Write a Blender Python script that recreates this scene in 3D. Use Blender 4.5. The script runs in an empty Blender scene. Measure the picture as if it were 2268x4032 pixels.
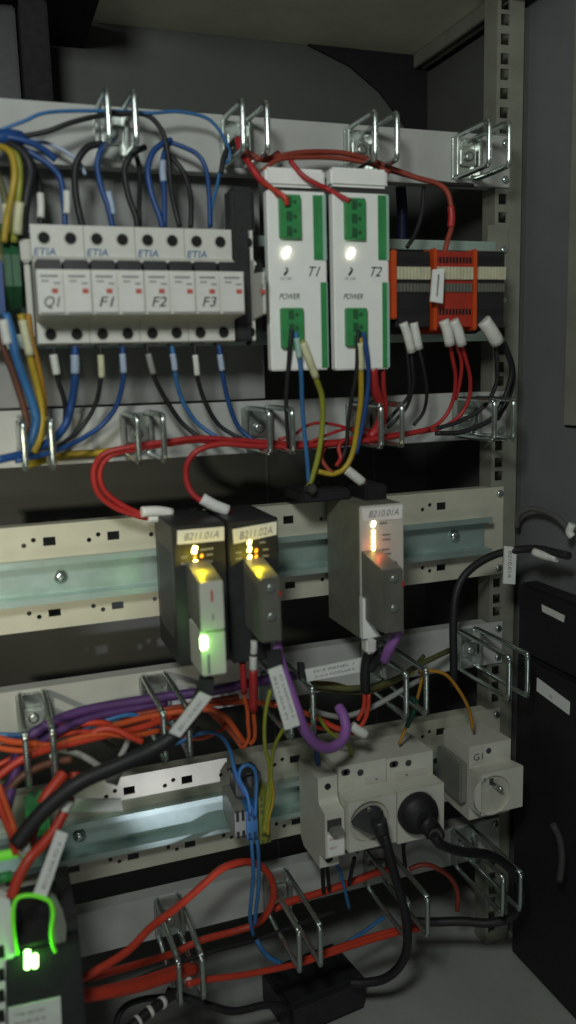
import bpy, bmesh, math, random
from mathutils import Vector, Matrix
random.seed(7)
S = 0.001                                    # everything below is written in millimetres
scene = bpy.context.scene
COL = scene.collection

# ------------------------------------------------------------------ camera
CR = Matrix(((0.94026541, -0.33940802, -0.02651719),
             (-0.08142704, -0.14857992, -0.98554231),
             (0.33056104, 0.92883056, -0.16734155)))     # rows: right, down, forward
CC = Vector((-225.817, -687.436, -121.781))
FPX = 3357.11
cam = bpy.data.cameras.new('camera')
camo = bpy.data.objects.new('camera', cam); COL.objects.link(camo)
m = Matrix.Identity(4)
for i in range(3):
    m[i][0] = CR[0][i]; m[i][1] = -CR[1][i]; m[i][2] = -CR[2][i]; m[i][3] = CC[i] * S
camo.matrix_world = m
cam.sensor_fit = 'VERTICAL'; cam.sensor_height = 36.0; cam.lens = 36.0 * FPX / 4032.0
cam.clip_start = 0.01; cam.clip_end = 20
cam.dof.use_dof = True; cam.dof.focus_distance = 0.80; cam.dof.aperture_fstop = 3.5
scene.camera = camo

# ------------------------------------------------------------------ world, lamps, exposure
w = bpy.data.worlds.new('World'); scene.world = w; w.use_nodes = True
bg = w.node_tree.nodes['Background']; bg.inputs[0].default_value = (0.75, 0.85, 0.85, 1); bg.inputs[1].default_value = 0.024

def area(name, loc, tgt, size, energy, color, sy=None):
    l = bpy.data.lights.new(name, 'AREA'); l.energy = energy; l.color = color; l.size = size * S
    if sy: l.shape = 'RECTANGLE'; l.size_y = sy * S
    o = bpy.data.objects.new(name, l); COL.objects.link(o)
    o.location = Vector(loc) * S
    o.rotation_euler = (Vector(tgt) - Vector(loc)).to_track_quat('-Z', 'Y').to_euler()
    return o
def spot(name, loc, tgt, energy, color, ang, blend=1.0, r=12):
    l = bpy.data.lights.new(name, 'SPOT'); l.energy = energy; l.color = color; l.shadow_soft_size = r * S
    l.spot_size = math.radians(ang); l.spot_blend = blend
    o = bpy.data.objects.new(name, l); COL.objects.link(o); o.location = Vector(loc) * S
    o.rotation_euler = (Vector(tgt) - Vector(loc)).to_track_quat('-Z', 'Y').to_euler()
    return o
area('room_light', (-340, -720, 185), (10, 0, -110), 120, 2.9, (0.94, 1.0, 0.96))
area('room_glow', (-250, -1250, -780), (20, 0, -250), 420, 0.8, (0.92, 1.0, 0.95))
spot('torch_light', (-470, -560, -190), (-215, 0, -285), 7.0, (1.0, 0.95, 0.72), 34)
spot('torch_light', (-150, -600, -690), (-84, 0, -461), 8.0, (0.84, 0.86, 1.0), 13, 0.9, 8)
scene.view_settings.view_transform = 'Standard'
scene.view_settings.look = 'None'
scene.view_settings.exposure = 0.0
scene.view_settings.gamma = 1.0

# ------------------------------------------------------------------ helpers
def A(x, y, Y):                              # photograph pixel on the plane Y = const, in mm
    d = CR.transposed() @ Vector(((x - 1134) / FPX, (y - 2016) / FPX, 1))
    return CC + d * ((Y - CC.y) / d.y)
K = 2268 / 1449.0
def D(x, y, Y): return A(x * K, y * K, Y)
def AX(x, y, X):                             # same, on a plane X = const
    d = CR.transposed() @ Vector(((x - 1134) / FPX, (y - 2016) / FPX, 1))
    return CC + d * ((X - CC.x) / d.x)
def AZ(x, y, Z):
    d = CR.transposed() @ Vector(((x - 1134) / FPX, (y - 2016) / FPX, 1))
    return CC + d * ((Z - CC.z) / d.z)

MATS = {}
def mat(name, rgb, rough=0.5, metal=0.0, var=0.12, scale=60, bump=0.0, emit=0, trans=0.0, ecol=None, spec=0.5):
    if name in MATS: return MATS[name]
    mt = bpy.data.materials.new(name); mt.use_nodes = True
    nt = mt.node_tree; b = nt.nodes['Principled BSDF']
    b.inputs['Roughness'].default_value = rough; b.inputs['Metallic'].default_value = metal
    b.inputs['Specular IOR Level'].default_value = spec
    c = (*rgb, 1)
    if emit:
        b.inputs['Base Color'].default_value = c
        b.inputs['Emission Color'].default_value = (*(ecol or rgb), 1); b.inputs['Emission Strength'].default_value = emit
    else:
        tc = nt.nodes.new('ShaderNodeTexCoord'); n = nt.nodes.new('ShaderNodeTexNoise')
        n.inputs['Scale'].default_value = scale; n.inputs['Detail'].default_value = 6; n.inputs['Roughness'].default_value = 0.65
        nt.links.new(tc.outputs['Object'], n.inputs['Vector'])
        r = nt.nodes.new('ShaderNodeValToRGB')
        r.color_ramp.elements[0].position = 0.3; r.color_ramp.elements[1].position = 0.72
        r.color_ramp.elements[0].color = (*[v * (1 - var) for v in rgb], 1)
        r.color_ramp.elements[1].color = (*[min(1, v * (1 + var)) for v in rgb], 1)
        nt.links.new(n.outputs['Fac'], r.inputs['Fac']); nt.links.new(r.outputs['Color'], b.inputs['Base Color'])
        mr = nt.nodes.new('ShaderNodeMapRange'); mr.inputs['To Min'].default_value = max(0.03, rough - 0.1); mr.inputs['To Max'].default_value = min(1, rough + 0.12)
        n2 = nt.nodes.new('ShaderNodeTexNoise'); n2.inputs['Scale'].default_value = scale * 3.1; n2.inputs['Detail'].default_value = 4
        nt.links.new(tc.outputs['Object'], n2.inputs['Vector'])
        nt.links.new(n2.outputs['Fac'], mr.inputs['Value']); nt.links.new(mr.outputs['Result'], b.inputs['Roughness'])
        if bump:
            bp = nt.nodes.new('ShaderNodeBump'); bp.inputs['Strength'].default_value = bump; bp.inputs['Distance'].default_value = 0.0006
            n3 = nt.nodes.new('ShaderNodeTexNoise'); n3.inputs['Scale'].default_value = 900; n3.inputs['Detail'].default_value = 3
            nt.links.new(tc.outputs['Object'], n3.inputs['Vector'])
            nt.links.new(n3.outputs['Fac'], bp.inputs['Height']); nt.links.new(bp.outputs['Normal'], b.inputs['Normal'])
    if trans: b.inputs['Transmission Weight'].default_value = trans
    MATS[name] = mt
    return mt

class MB:
    def __init__(s): s.bm = bmesh.new()
    def box(s, x0, x1, y0, y1, z0, z1, bev=0.0, M4=None):
        x0, x1 = sorted((x0, x1)); y0, y1 = sorted((y0, y1)); z0, z1 = sorted((z0, z1))
        t = Matrix.Translation(((x0+x1)/2, (y0+y1)/2, (z0+z1)/2)) @ Matrix.Diagonal((x1-x0, y1-y0, z1-z0, 1))
        if M4 is not None: t = M4 @ t
        r = bmesh.ops.create_cube(s.bm, size=1, matrix=t)
        if bev:
            es = list({e for v in r['verts'] for e in v.link_edges})
            bmesh.ops.bevel(s.bm, geom=es, offset=bev, segments=2, affect='EDGES', clamp_overlap=True)
        return s
    def prism(s, prof, x0, x1):              # closed (y, z) outline swept along X
        a = [s.bm.verts.new((x0, y, z)) for y, z in prof]; b = [s.bm.verts.new((x1, y, z)) for y, z in prof]
        n = len(prof)
        for i in range(n): s.bm.faces.new((a[i], a[(i+1) % n], b[(i+1) % n], b[i]))
        s.bm.faces.new(a[::-1]); s.bm.faces.new(b)
        return s
    def slab(s, pts, th):                    # flat polygon in space given a thickness
        pts = [Vector(p) for p in pts]
        nrm = (pts[1]-pts[0]).cross(pts[2]-pts[0]).normalized()
        if nrm.dot(CC - pts[0]) < 0: nrm = -nrm
        a = [s.bm.verts.new(p) for p in pts]; b = [s.bm.verts.new(p - nrm*th) for p in pts]
        n = len(pts)
        s.bm.faces.new(a); s.bm.faces.new(b[::-1])
        for i in range(n): s.bm.faces.new((a[(i+1) % n], a[i], b[i], b[(i+1) % n]))
        return s
    def lathe(s, p, d, prof, n=20):          # (radius, distance) profile turned about axis d from p
        d = Vector(d).normalized(); u = d.orthogonal().normalized(); v = d.cross(u); p = Vector(p)
        rings = []
        for r, h in prof:
            rings.append([s.bm.verts.new(p + d*h + (u*math.cos(2*math.pi*i/n) + v*math.sin(2*math.pi*i/n))*max(r, .01)) for i in range(n)])
        for a, b in zip(rings, rings[1:]):
            for i in range(n):
                f = s.bm.faces.new((a[i], a[(i+1) % n], b[(i+1) % n], b[i])); f.smooth = True
        s.bm.faces.new(rings[0][::-1]); s.bm.faces.new(rings[-1])
        return s
    def cyl(s, p, d, r, h, n=16): return s.lathe(p, d, [(r, 0), (r, h)], n)
    def tube(s, pts, r, n=8, sub=6, r2=None):
        pts = [Vector(p) for p in pts]
        path = []
        if sub > 1 and len(pts) > 2:
            q = [pts[0]*2-pts[1]] + pts + [pts[-1]*2-pts[-2]]
            for i in range(1, len(q)-2):
                for k in range(sub):
                    t = k/sub; a, b, c, d = q[i-1], q[i], q[i+1], q[i+2]
                    path.append(0.5*((2*b) + (c-a)*t + (2*a-5*b+4*c-d)*t*t + (3*b-a-3*c+d)*t**3))
            path.append(pts[-1])
        else: path = pts
        N = len(path)
        T = [(path[min(i+1, N-1)]-path[max(i-1, 0)]).normalized() for i in range(N)]
        u = T[0].orthogonal().normalized(); rings = []
        for i in range(N):
            u = (u - T[i]*u.dot(T[i])).normalized(); v = T[i].cross(u)
            rr = r if r2 is None else r + (r2-r)*i/(N-1)
            rings.append([s.bm.verts.new(path[i] + (u*math.cos(2*math.pi*k/n)+v*math.sin(2*math.pi*k/n))*rr) for k in range(n)])
        for a, b in zip(rings, rings[1:]):
            for k in range(n):
                f = s.bm.faces.new((a[k], a[(k+1) % n], b[(k+1) % n], b[k])); f.smooth = True
        s.bm.faces.new(rings[0][::-1]); s.bm.faces.new(rings[-1])
        return s
    def plate(s, x0, x1, z0, z1, y, th, holes):   # sheet with real holes: ('r',cx,cz,w,h) or ('c',cx,cz,r)
        xs, zs = {x0, x1}, {z0, z1}
        for h in holes:
            if h[0] == 'r': xs |= {h[1]-h[3]/2, h[1]+h[3]/2}; zs |= {h[2]-h[4]/2, h[2]+h[4]/2}
            else:
                for k in (-1, -.78, -.4, .4, .78, 1): xs.add(h[1]+k*h[3]); zs.add(h[2]+k*h[3])
        xs = sorted(v for v in xs if x0 <= v <= x1); zs = sorted(v for v in zs if z0 <= v <= z1)
        vs = {}
        def V(i, j):
            if (i, j) not in vs: vs[(i, j)] = s.bm.verts.new((xs[i], y, zs[j]))
            return vs[(i, j)]
        fs = []
        for i in range(len(xs)-1):
            for j in range(len(zs)-1):
                cx, cz = (xs[i]+xs[i+1])/2, (zs[j]+zs[j+1])/2
                hit = False
                for h in holes:
                    if h[0] == 'r': hit |= abs(cx-h[1]) < h[3]/2 and abs(cz-h[2]) < h[4]/2
                    else: hit |= (cx-h[1])**2+(cz-h[2])**2 < h[3]**2*0.98
                if not hit: fs.append(s.bm.faces.new((V(i, j), V(i+1, j), V(i+1, j+1), V(i, j+1))))
        r = bmesh.ops.extrude_face_region(s.bm, geom=fs)
        bmesh.ops.translate(s.bm, vec=(0, th, 0), verts=[g for g in r['geom'] if isinstance(g, bmesh.types.BMVert)])
        return s
    def build(s, name, mt, parent=None, origin=None):
        bmesh.ops.recalc_face_normals(s.bm, faces=s.bm.faces[:])
        if parent is not None: o0 = WORLD[parent.name]
        elif origin is not None: o0 = Vector(origin)
        else:
            o0 = Vector((0, 0, 0))
            for v in s.bm.verts: o0 += v.co
            o0 /= len(s.bm.verts)
        for v in s.bm.verts: v.co = (v.co - o0)*S
        me = bpy.data.meshes.new(name); s.bm.to_mesh(me); s.bm.free()
        me.materials.append(mt)
        o = bpy.data.objects.new(name, me); COL.objects.link(o)
        if parent is not None:
            o.parent = parent
        else: o.location = o0*S
        WORLD[o.name] = o0
        return o
WORLD = {}
def tag(o, label=None, cat=None, group=None, kind=None):
    if label: o['label'] = label
    if cat: o['category'] = cat
    if group: o['group'] = group
    if kind: o['kind'] = kind
    return o
def thing(name, label, cat, loc, group=None):
    o = bpy.data.objects.new(name, None); COL.objects.link(o)
    o.location = Vector(loc)*S; WORLD[o.name] = Vector(loc); o.empty_display_size = 0.01
    return tag(o, label, cat, group)
def copy_tree(o, delta, label, group=None):
    c = o.copy(); COL.objects.link(c); c.location = o.location + Vector(delta)*S
    WORLD[c.name] = WORLD[o.name] + Vector(delta)
    tag(c, label, None, group)
    def rec(a, b):
        for ch in list(a.children):
            k = ch.copy(); COL.objects.link(k); k.parent = b; WORLD[k.name] = WORLD[b.name]
            rec(ch, k)
    rec(o, c)
    return c
def text(s, name, mt, parent, o, u, v, height=None, width=None, shear=0.0, off=0.4, mono=1.0):
    """Lettering as thin mesh on the plane through o with text direction u and up direction v."""
    cu = bpy.data.curves.new('t', 'FONT'); cu.body = s; cu.size = 1.0; cu.shear = shear; cu.space_character = mono
    t = bpy.data.objects.new('t', cu); COL.objects.link(t)
    dg = bpy.context.evaluated_depsgraph_get(); dg.update()
    me = bpy.data.meshes.new_from_object(t.evaluated_get(dg))
    bpy.data.objects.remove(t); bpy.data.curves.remove(cu)
    u = Vector(u).normalized(); v = Vector(v); v = (v - u*v.dot(u)).normalized(); nrm = u.cross(v)
    if nrm.dot(CC - Vector(o)) < 0: nrm = -nrm
    xs = [p.co.x for p in me.vertices]; ys = [p.co.y for p in me.vertices]
    sx = width/(max(xs)-min(xs)) if width else height/0.72
    sy = height/0.72 if height else sx
    x0 = min(xs); o0 = WORLD[parent.name]
    for p in me.vertices: p.co = (Vector(o) + u*((p.co.x-x0)*sx) + v*(p.co.y*sy) + nrm*off - o0)*S
    me.name = name; me.materials.clear(); me.materials.append(mt)
    ob = bpy.data.objects.new(name, me); COL.objects.link(ob); ob.parent = parent; WORLD[ob.name] = o0
    return ob
X_, Z_ = Vector((1, 0, 0)), Vector((0, 0, 1))

# ------------------------------------------------------------------ materials
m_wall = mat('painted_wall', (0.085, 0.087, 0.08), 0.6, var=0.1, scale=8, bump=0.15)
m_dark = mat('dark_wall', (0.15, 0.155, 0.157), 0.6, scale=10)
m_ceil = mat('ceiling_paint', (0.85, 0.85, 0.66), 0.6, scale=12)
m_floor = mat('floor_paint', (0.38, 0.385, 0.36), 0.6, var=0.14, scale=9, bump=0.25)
m_rail = mat('galvanised_rail', (0.27, 0.275, 0.22), 0.5, 0.25, var=0.15, scale=30)
m_strip = mat('grey_panel_paint', (0.45, 0.452, 0.43), 0.5, var=0.08, scale=25, bump=0.12)
m_plate = mat('cream_zinc', (0.60, 0.58, 0.47), 0.42, 0.2, var=0.1, scale=18)
m_din = mat('zinc_rail', (0.46, 0.58, 0.54), 0.38, 0.65, var=0.18, scale=22)
m_chrome = mat('bright_wire', (0.60, 0.67, 0.64), 0.24, 0.95, var=0.1, scale=50)
m_clip = mat('zinc_clip', (0.50, 0.53, 0.50), 0.3, 0.85, var=0.2, scale=70)
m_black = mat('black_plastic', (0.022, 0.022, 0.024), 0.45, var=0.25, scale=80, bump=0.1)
m_char = mat('charcoal_plastic', (0.05, 0.05, 0.05), 0.5, var=0.2, scale=80, bump=0.1)
m_jet = mat('jet_plastic', (0.011, 0.011, 0.012), .55)
m_plate2 = mat('grey_plate_paint', (0.27, 0.272, 0.26), 0.6, var=.1, scale=14, bump=.1)
m_hole = mat('deep_black', (0.006, 0.006, 0.006), 0.8)
m_grey = mat('grey_plastic', (0.20, 0.20, 0.175), 0.5, var=0.12, scale=70)
m_lgrey = mat('light_grey_plastic', (0.55, 0.54, 0.48), 0.45, var=0.06, scale=50)
m_white = mat('white_plastic', (0.86, 0.86, 0.83), 0.42, var=0.04, scale=40)
m_brk = mat('breaker_plastic', (0.64, 0.635, 0.58), 0.45, var=0.06, scale=60)
m_brk2 = mat('breaker_front', (0.68, 0.675, 0.635), 0.45, var=0.07, scale=60)
m_sock = mat('cream_plastic', (0.60, 0.595, 0.51), 0.45, var=0.07, scale=45)
m_paper = mat('white_paper', (0.78, 0.78, 0.75), 0.7, var=0.06, scale=90)
m_ink = mat('black_ink', (0.02, 0.02, 0.02), 0.7)
m_gink = mat('grey_ink', (0.22, 0.22, 0.22), 0.7)
m_bink = mat('blue_ink', (0.03, 0.14, 0.34), 0.6)
m_red_i = mat('red_print', (0.50, 0.09, 0.06), 0.6)
m_green = mat('green_plastic', (0.04, 0.26, 0.08), 0.45, var=0.2, scale=90)
m_dgreen = mat('dark_green_plastic', (0.02, 0.10, 0.04), 0.5, var=0.3, scale=90)
m_teal = mat('pale_teal_plastic', (0.34, 0.52, 0.44), 0.35, var=0.08)
m_orange = mat('orange_plastic', (0.54, 0.07, 0.012), 0.45, var=0.15)
m_redp = mat('red_plastic', (0.36, 0.026, 0.013), 0.5, var=0.2)
m_cream = mat('cream_strip', (0.55, 0.53, 0.38), 0.5, var=0.15, scale=150)
m_sleeve = mat('white_sleeve', (0.68, 0.68, 0.63), 0.5, var=0.12, scale=120)
m_csleeve = mat('cream_sleeve', (0.62, 0.60, 0.38), 0.5, var=0.15, scale=120)
m_bsleeve = mat('pale_blue_sleeve', (0.38, 0.46, 0.60), 0.5, var=0.12, scale=120)
m_blue = mat('blue_wire', (0.012, 0.06, 0.22), 0.45, var=0.2)
m_lblue = mat('light_blue_wire', (0.035, 0.15, 0.36), 0.45, var=0.2)
m_kwire = mat('black_wire', (0.012, 0.012, 0.013), 0.55, var=0.25)
m_gwire = mat('grey_wire', (0.30, 0.30, 0.28), 0.5, var=0.15)
m_red = mat('red_wire', (0.40, 0.022, 0.022), 0.45, var=0.2)
m_rust = mat('dull_red_wire', (0.28, 0.045, 0.025), 0.5, var=0.25)
m_or = mat('orange_wire', (0.56, 0.085, 0.02), 0.45, var=0.15)
m_ror = mat('red_orange_wire', (0.52, 0.045, 0.02), 0.45, var=0.15)
m_yel = mat('yellow_wire', (0.42, 0.29, 0.02), 0.45, var=0.25)
m_ygr = mat('yellow_green_wire', (0.27, 0.29, 0.03), 0.45, var=0.2)
m_ogr = mat('orange_yellow_wire', (0.42, 0.20, 0.02), 0.45, var=0.2)
m_olive = mat('olive_wire', (0.11, 0.11, 0.04), 0.5, var=0.3)
m_brown = mat('brown_wire', (0.13, 0.05, 0.03), 0.5, var=0.2)
m_pur = mat('purple_cable', (0.31, 0.125, 0.42), 0.45, var=0.12, bump=0.1)
m_dpur = mat('dark_purple_cable', (0.09, 0.035, 0.15), 0.5, var=0.15)
e_white = mat('led_white', (1, 1, 0.9), emit=9, ecol=(1, 0.97, 0.75))
e_yel = mat('led_yellow', (1, 0.9, 0.5), emit=9, ecol=(1, 0.82, 0.25))
e_amb = mat('led_amber', (1, 0.45, 0.05), emit=1.4, ecol=(1, 0.34, 0.02))
e_grn = mat('led_green', (0.5, 1, 0.5), emit=9, ecol=(0.35, 1.0, 0.22))
e_grn2 = mat('led_pale_green', (0.8, 1, 0.7), emit=9, ecol=(0.72, 1.0, 0.5))
e_glow = mat('glow_green_plastic', (0.2, 0.8, 0.05), emit=0.16, ecol=(0.20, 0.85, 0.03))  # translucent green plastic; the LED light it catches is added as glow
e_red = mat('led_red', (1, 0.3, 0.2), emit=6, ecol=(1, 0.36, 0.30))
m_clear = mat('clear_plastic', (0.75, 0.78, 0.7), 0.2, trans=0.6, var=0.02)

def point(name, loc, energy, color, r=2):
    l = bpy.data.lights.new(name, 'POINT'); l.energy = energy; l.color = color; l.shadow_soft_size = r*S
    o = bpy.data.objects.new(name, l); COL.objects.link(o); o.location = Vector(loc)*S
    return o

# ------------------------------------------------------------------ setting: inside of the cabinet
YB = 186; XS = 262; ZC = 202; ZF = -722
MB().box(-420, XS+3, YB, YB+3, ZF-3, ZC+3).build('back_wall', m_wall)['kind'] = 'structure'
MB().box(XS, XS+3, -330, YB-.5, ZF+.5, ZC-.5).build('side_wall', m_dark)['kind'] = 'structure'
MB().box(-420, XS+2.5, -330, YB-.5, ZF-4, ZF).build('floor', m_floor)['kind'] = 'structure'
# ceiling sheet with a cable opening
cbm = MB()
hx0, hx1 = AZ(1230, 130, ZC).x, AZ(1640, 190, ZC).x
for (x0, x1, y0, y1) in ((-105, XS+2.5, -330, YB-.5),):
    cbm.box(x0, x1, y0, y1, ZC, ZC+2)
cbm.build('ceiling', m_ceil)['kind'] = 'structure'
b_ = MB()
for x in (249, 240): b_.box(x-2.2, x+2.2, -250, YB-6, ZC-14, ZC-.3, 0.8)
tag(b_.build('ceiling_runner', m_rail), 'grey double runner along the right edge of the cabinet ceiling', 'rail')
# light grey inner side lining behind the rail
ln = MB().box(XS-6, XS-.5, 8, YB-1, -700, ZC-16)
ln.build('side_lining', m_wall)['kind'] = 'structure'
# dark box and post at the upper left
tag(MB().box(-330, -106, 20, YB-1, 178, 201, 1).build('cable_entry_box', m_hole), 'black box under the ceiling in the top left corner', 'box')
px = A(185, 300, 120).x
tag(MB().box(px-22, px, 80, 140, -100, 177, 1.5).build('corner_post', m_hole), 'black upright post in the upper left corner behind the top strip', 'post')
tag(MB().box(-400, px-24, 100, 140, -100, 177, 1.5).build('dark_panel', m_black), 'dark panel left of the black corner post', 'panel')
pn = [D(x, y, YB-4) for x, y in ((775, 112), (830, 78), (1000, 90), (1085, 104), (1120, 140), (1140, 345), (1040, 345), (1000, 290), (955, 230), (880, 165))]  # flat black sheet paints the round-edged shadow on the back wall
tag(MB().slab(pn, 3).build('shadow_sheet', m_hole), 'black sheet standing for the curved shadow in the upper right of the back wall', 'shadow sheet')
tag(MB().box(-300, D(655, 600, 24).x, 24, 26, -148, 74, .5).build('mounting_plate', m_plate2), 'grey mounting plate standing behind the white breakers', 'plate')
# seams of the back wall panels
for i, (x, lab) in enumerate(((188, 'thin upright seam batten on the back wall at the right'), (60, 'thin upright seam batten on the back wall in the middle'))):
    tag(MB().box(x, x+2.5, YB-2.5, YB-.2, -700, -90).build('seam_batten', m_dark), lab, 'batten', 'battens on the back wall')

# ------------------------------------------------------------------ rack upright with square holes
UU = 44.45
t = thing('rack_upright', 'olive grey perforated rack upright running down the right side', 'upright', (240, 0, ZF))
hl = []
for k in range(-5, 17):
    for d in (6.35, 22.2, 38.1): hl.append(('r', 232.5, -k*UU - d, 8.6, 9.2))
hl = [h for h in hl if -715 < h[2] < ZC-6]
MB().plate(224.5, 252, ZF+1, ZC-1, 1.6, 2.0, hl).build('face', m_rail, t)
MB().box(250.2, 252.2, 3.8, 34, ZF+1, ZC-1).build('flange', m_rail, t)
MB().box(224.5, 226.3, 3.8, 22, ZF+1, ZC-1).build('inner_flange', m_rail, t)

def screw(mb, x, y, z, r=3.6):
    mb.lathe((x, y, z), (0, -1, 0), [(r, 0), (r, 1.4), (r*.75, 2.3)], 14)
    mb.box(x-r*.6, x+r*.6, y-2.6, y-2.2, z-.5, z+.5)

# ------------------------------------------------------------------ cable routing strips with shackle rings
def ring(parent, x, zc, yf, h, yb=-1.5, name='routing_ring'):
    r = MB()
    for s in (-1, 1):
        xx = x + s*9.4
        rr = 2.25; q = 5
        pts = [(xx - s*3, yb, zc+h*.42), (xx, yb-8, zc+h/2), (xx, yf+q+1, zc+h/2), (xx, yf+1.2, zc+h/2-1.2), (xx, yf, zc+h/2-q),
               (xx, yf, zc-h/2+q), (xx, yf+1.2, zc-h/2+1.2), (xx, yf+q+1, zc-h/2), (xx, yb-8, zc-h/2), (xx - s*3, yb, zc-h*.42)]
        r.tube(pts, rr, 10, 3)
    o = r.build(name, m_chrome, parent)
    c = MB().box(x-12.5, x+12.5, yb-2.6, yb+.4, zc-h*.5, zc+h*.5, .8)
    c.box(x-8, x+8, yb-8, yb-2.7, zc-7, zc+7, 1.2)
    for s in (-1, 1): c.box(x+s*10.8-1.4, x+s*10.8+1.4, yb-10, yb-2.5, zc-h*.46, zc+h*.46, .5)
    c.lathe((x, yb-8, zc), (0, -1, 0), [(4.2, 0), (4.2, 2.2), (2.4, 3)], 12)
    c.build('clip', m_clip, o)
    return o
strips = {1: (31.6, 75.3, -56, [-116, -18.5, 88, 190], 34), 2: (-192.3, -149, -66, [-197+8, -109.5, -8.5, 86, 192], 33),
          3: (-414, -371.5, -87, [-205, -106, -5, 96.8, 196.5], 38), 4: (-619, -578, -88, [-205, -104.8, -3.7, 97.5, 193.4], 37)}
slab_lab = {1: 'topmost grey steel cable strip, just under the dark back wall, with wire rings', 2: 'grey steel cable strip below the white breakers with wire rings',
            3: 'grey steel cable strip behind the purple cables with wire rings', 4: 'lowest grey steel cable strip above the cabinet floor with wire rings'}
for k, (z0, z1, yf, xs, h) in strips.items():
    t = thing('cable_strip', slab_lab[k], 'cable strip', (0, 0, z0), 'cable strips across the rack')
    p = MB().box(-262, 238, -1.2, .3, z0, z1, .5)
    p.box(-262, 222, .35, 14, z1-1.6, z1-.1); p.box(-262, 222, .35, 14, z0+.1, z0+1.6)
    p.build('plate', m_strip, t)
    for zz in (z0+6.6, z1-6.5):
        sc = MB(); screw(sc, 232.5, -1.4, zz, 3.4); sc.build('screw', m_chrome, t)
    for x in xs: ring(t, x, (z0+z1)/2, yf, h)

# ------------------------------------------------------------------ 2U DIN rail panels
def din_panel(z0, z1, label, xl=-262, xr=237, flange=m_plate):
    t = thing('rail_panel', label, 'rail panel', (0, 0, z0), 'perforated panels with mounting rails')
    zm = (z0+z1)/2
    hs = []
    x = D(125, 1375, 0).x - 2*50.3
    while x < 205:
        for z, s in ((z1-13.5, 1), (z0+13, -1)):
            hs += [('r', x, z, 9.6, 7.0 if s > 0 else 6), ('c', x-12, z+s*2.0, 1.9), ('c', x-19.5, z-s*1.8, 1.9)]
        x += 50.3
    hs = [h for h in hs if xl+4 < h[1] < xr-8]
    p = MB().plate(xl, xr, z0, z1, -.4, 1.4, hs)
    p.box(xl, xr-14, 1.2, 13, z1-1.5, z1-.1); p.box(xl, xr-14, 1.2, 13, z0+.1, z0+1.5)
    p.build('perforated_plate', flange, t)
    r = MB().prism([(-16, zm+17.5), (-14.8, zm+17.5), (-14.8, zm+13.7), (-1, zm+13.7), (-1, zm-13.7), (-14.8, zm-13.7), (-14.8, zm-17.5), (-16, zm-17.5),
                    (-16, zm-12.5), (-2.3, zm-12.5), (-2.3, zm+12.5), (-16, zm+12.5)], xl, xr-22)
    ro = r.build('rail', m_din, t)
    for x in (-176, -20, 182):
        MB().lathe((x, -2.3, zm), (0, -1, 0), [(5.2, 0), (5.2, 2.4), (3.8, 4.2), (1, 4.6)], 14).build('bolt', m_chrome, ro)
    for zz in (z1-6.3, z0+6.3):
        s = MB(); screw(s, 232.5, -.6, zz, 3.4); s.build('screw', m_chrome, t)
    return t
zr = D(1100, 733, -15).z
t = thing('mounting_rail', 'steel mounting rail between two bars carrying the white breakers at the top', 'rail', (0, 0, zr))
xe = D(1243, 733, 0).x
for ya, yb in ((605, 630), (828, 860)):
    MB().box(-262, xe, -2, 1.5, D(1100, yb, 0).z, D(1100, ya, 0).z, .5).build('carrier_bar', m_din, t)
MB().prism([(-16, zr+17.5), (-14.8, zr+17.5), (-14.8, zr+13.7), (-1, zr+13.7), (-1, zr-13.7), (-14.8, zr-13.7), (-14.8, zr-17.5), (-16, zr-17.5),
            (-16, zr-12.5), (-2.3, zr-12.5), (-2.3, zr+12.5), (-16, zr+12.5)], -262, D(1256, 733, -15).x).build('rail', m_din, t)
MB().box(216, 238, -.8, .9, -88, -1, .3).build('mounting_bracket', m_rail, t)
for z in (-22.2, -66.7):
    s_ = MB(); screw(s_, 232.5, -1, z, 3.4); s_.build('screw', m_chrome, t)
din_panel(-324, -239, 'cream perforated rail panel carrying the three dark interface modules')
din_panel(-549, -461, 'perforated rail panel carrying the cream wall sockets')

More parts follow.
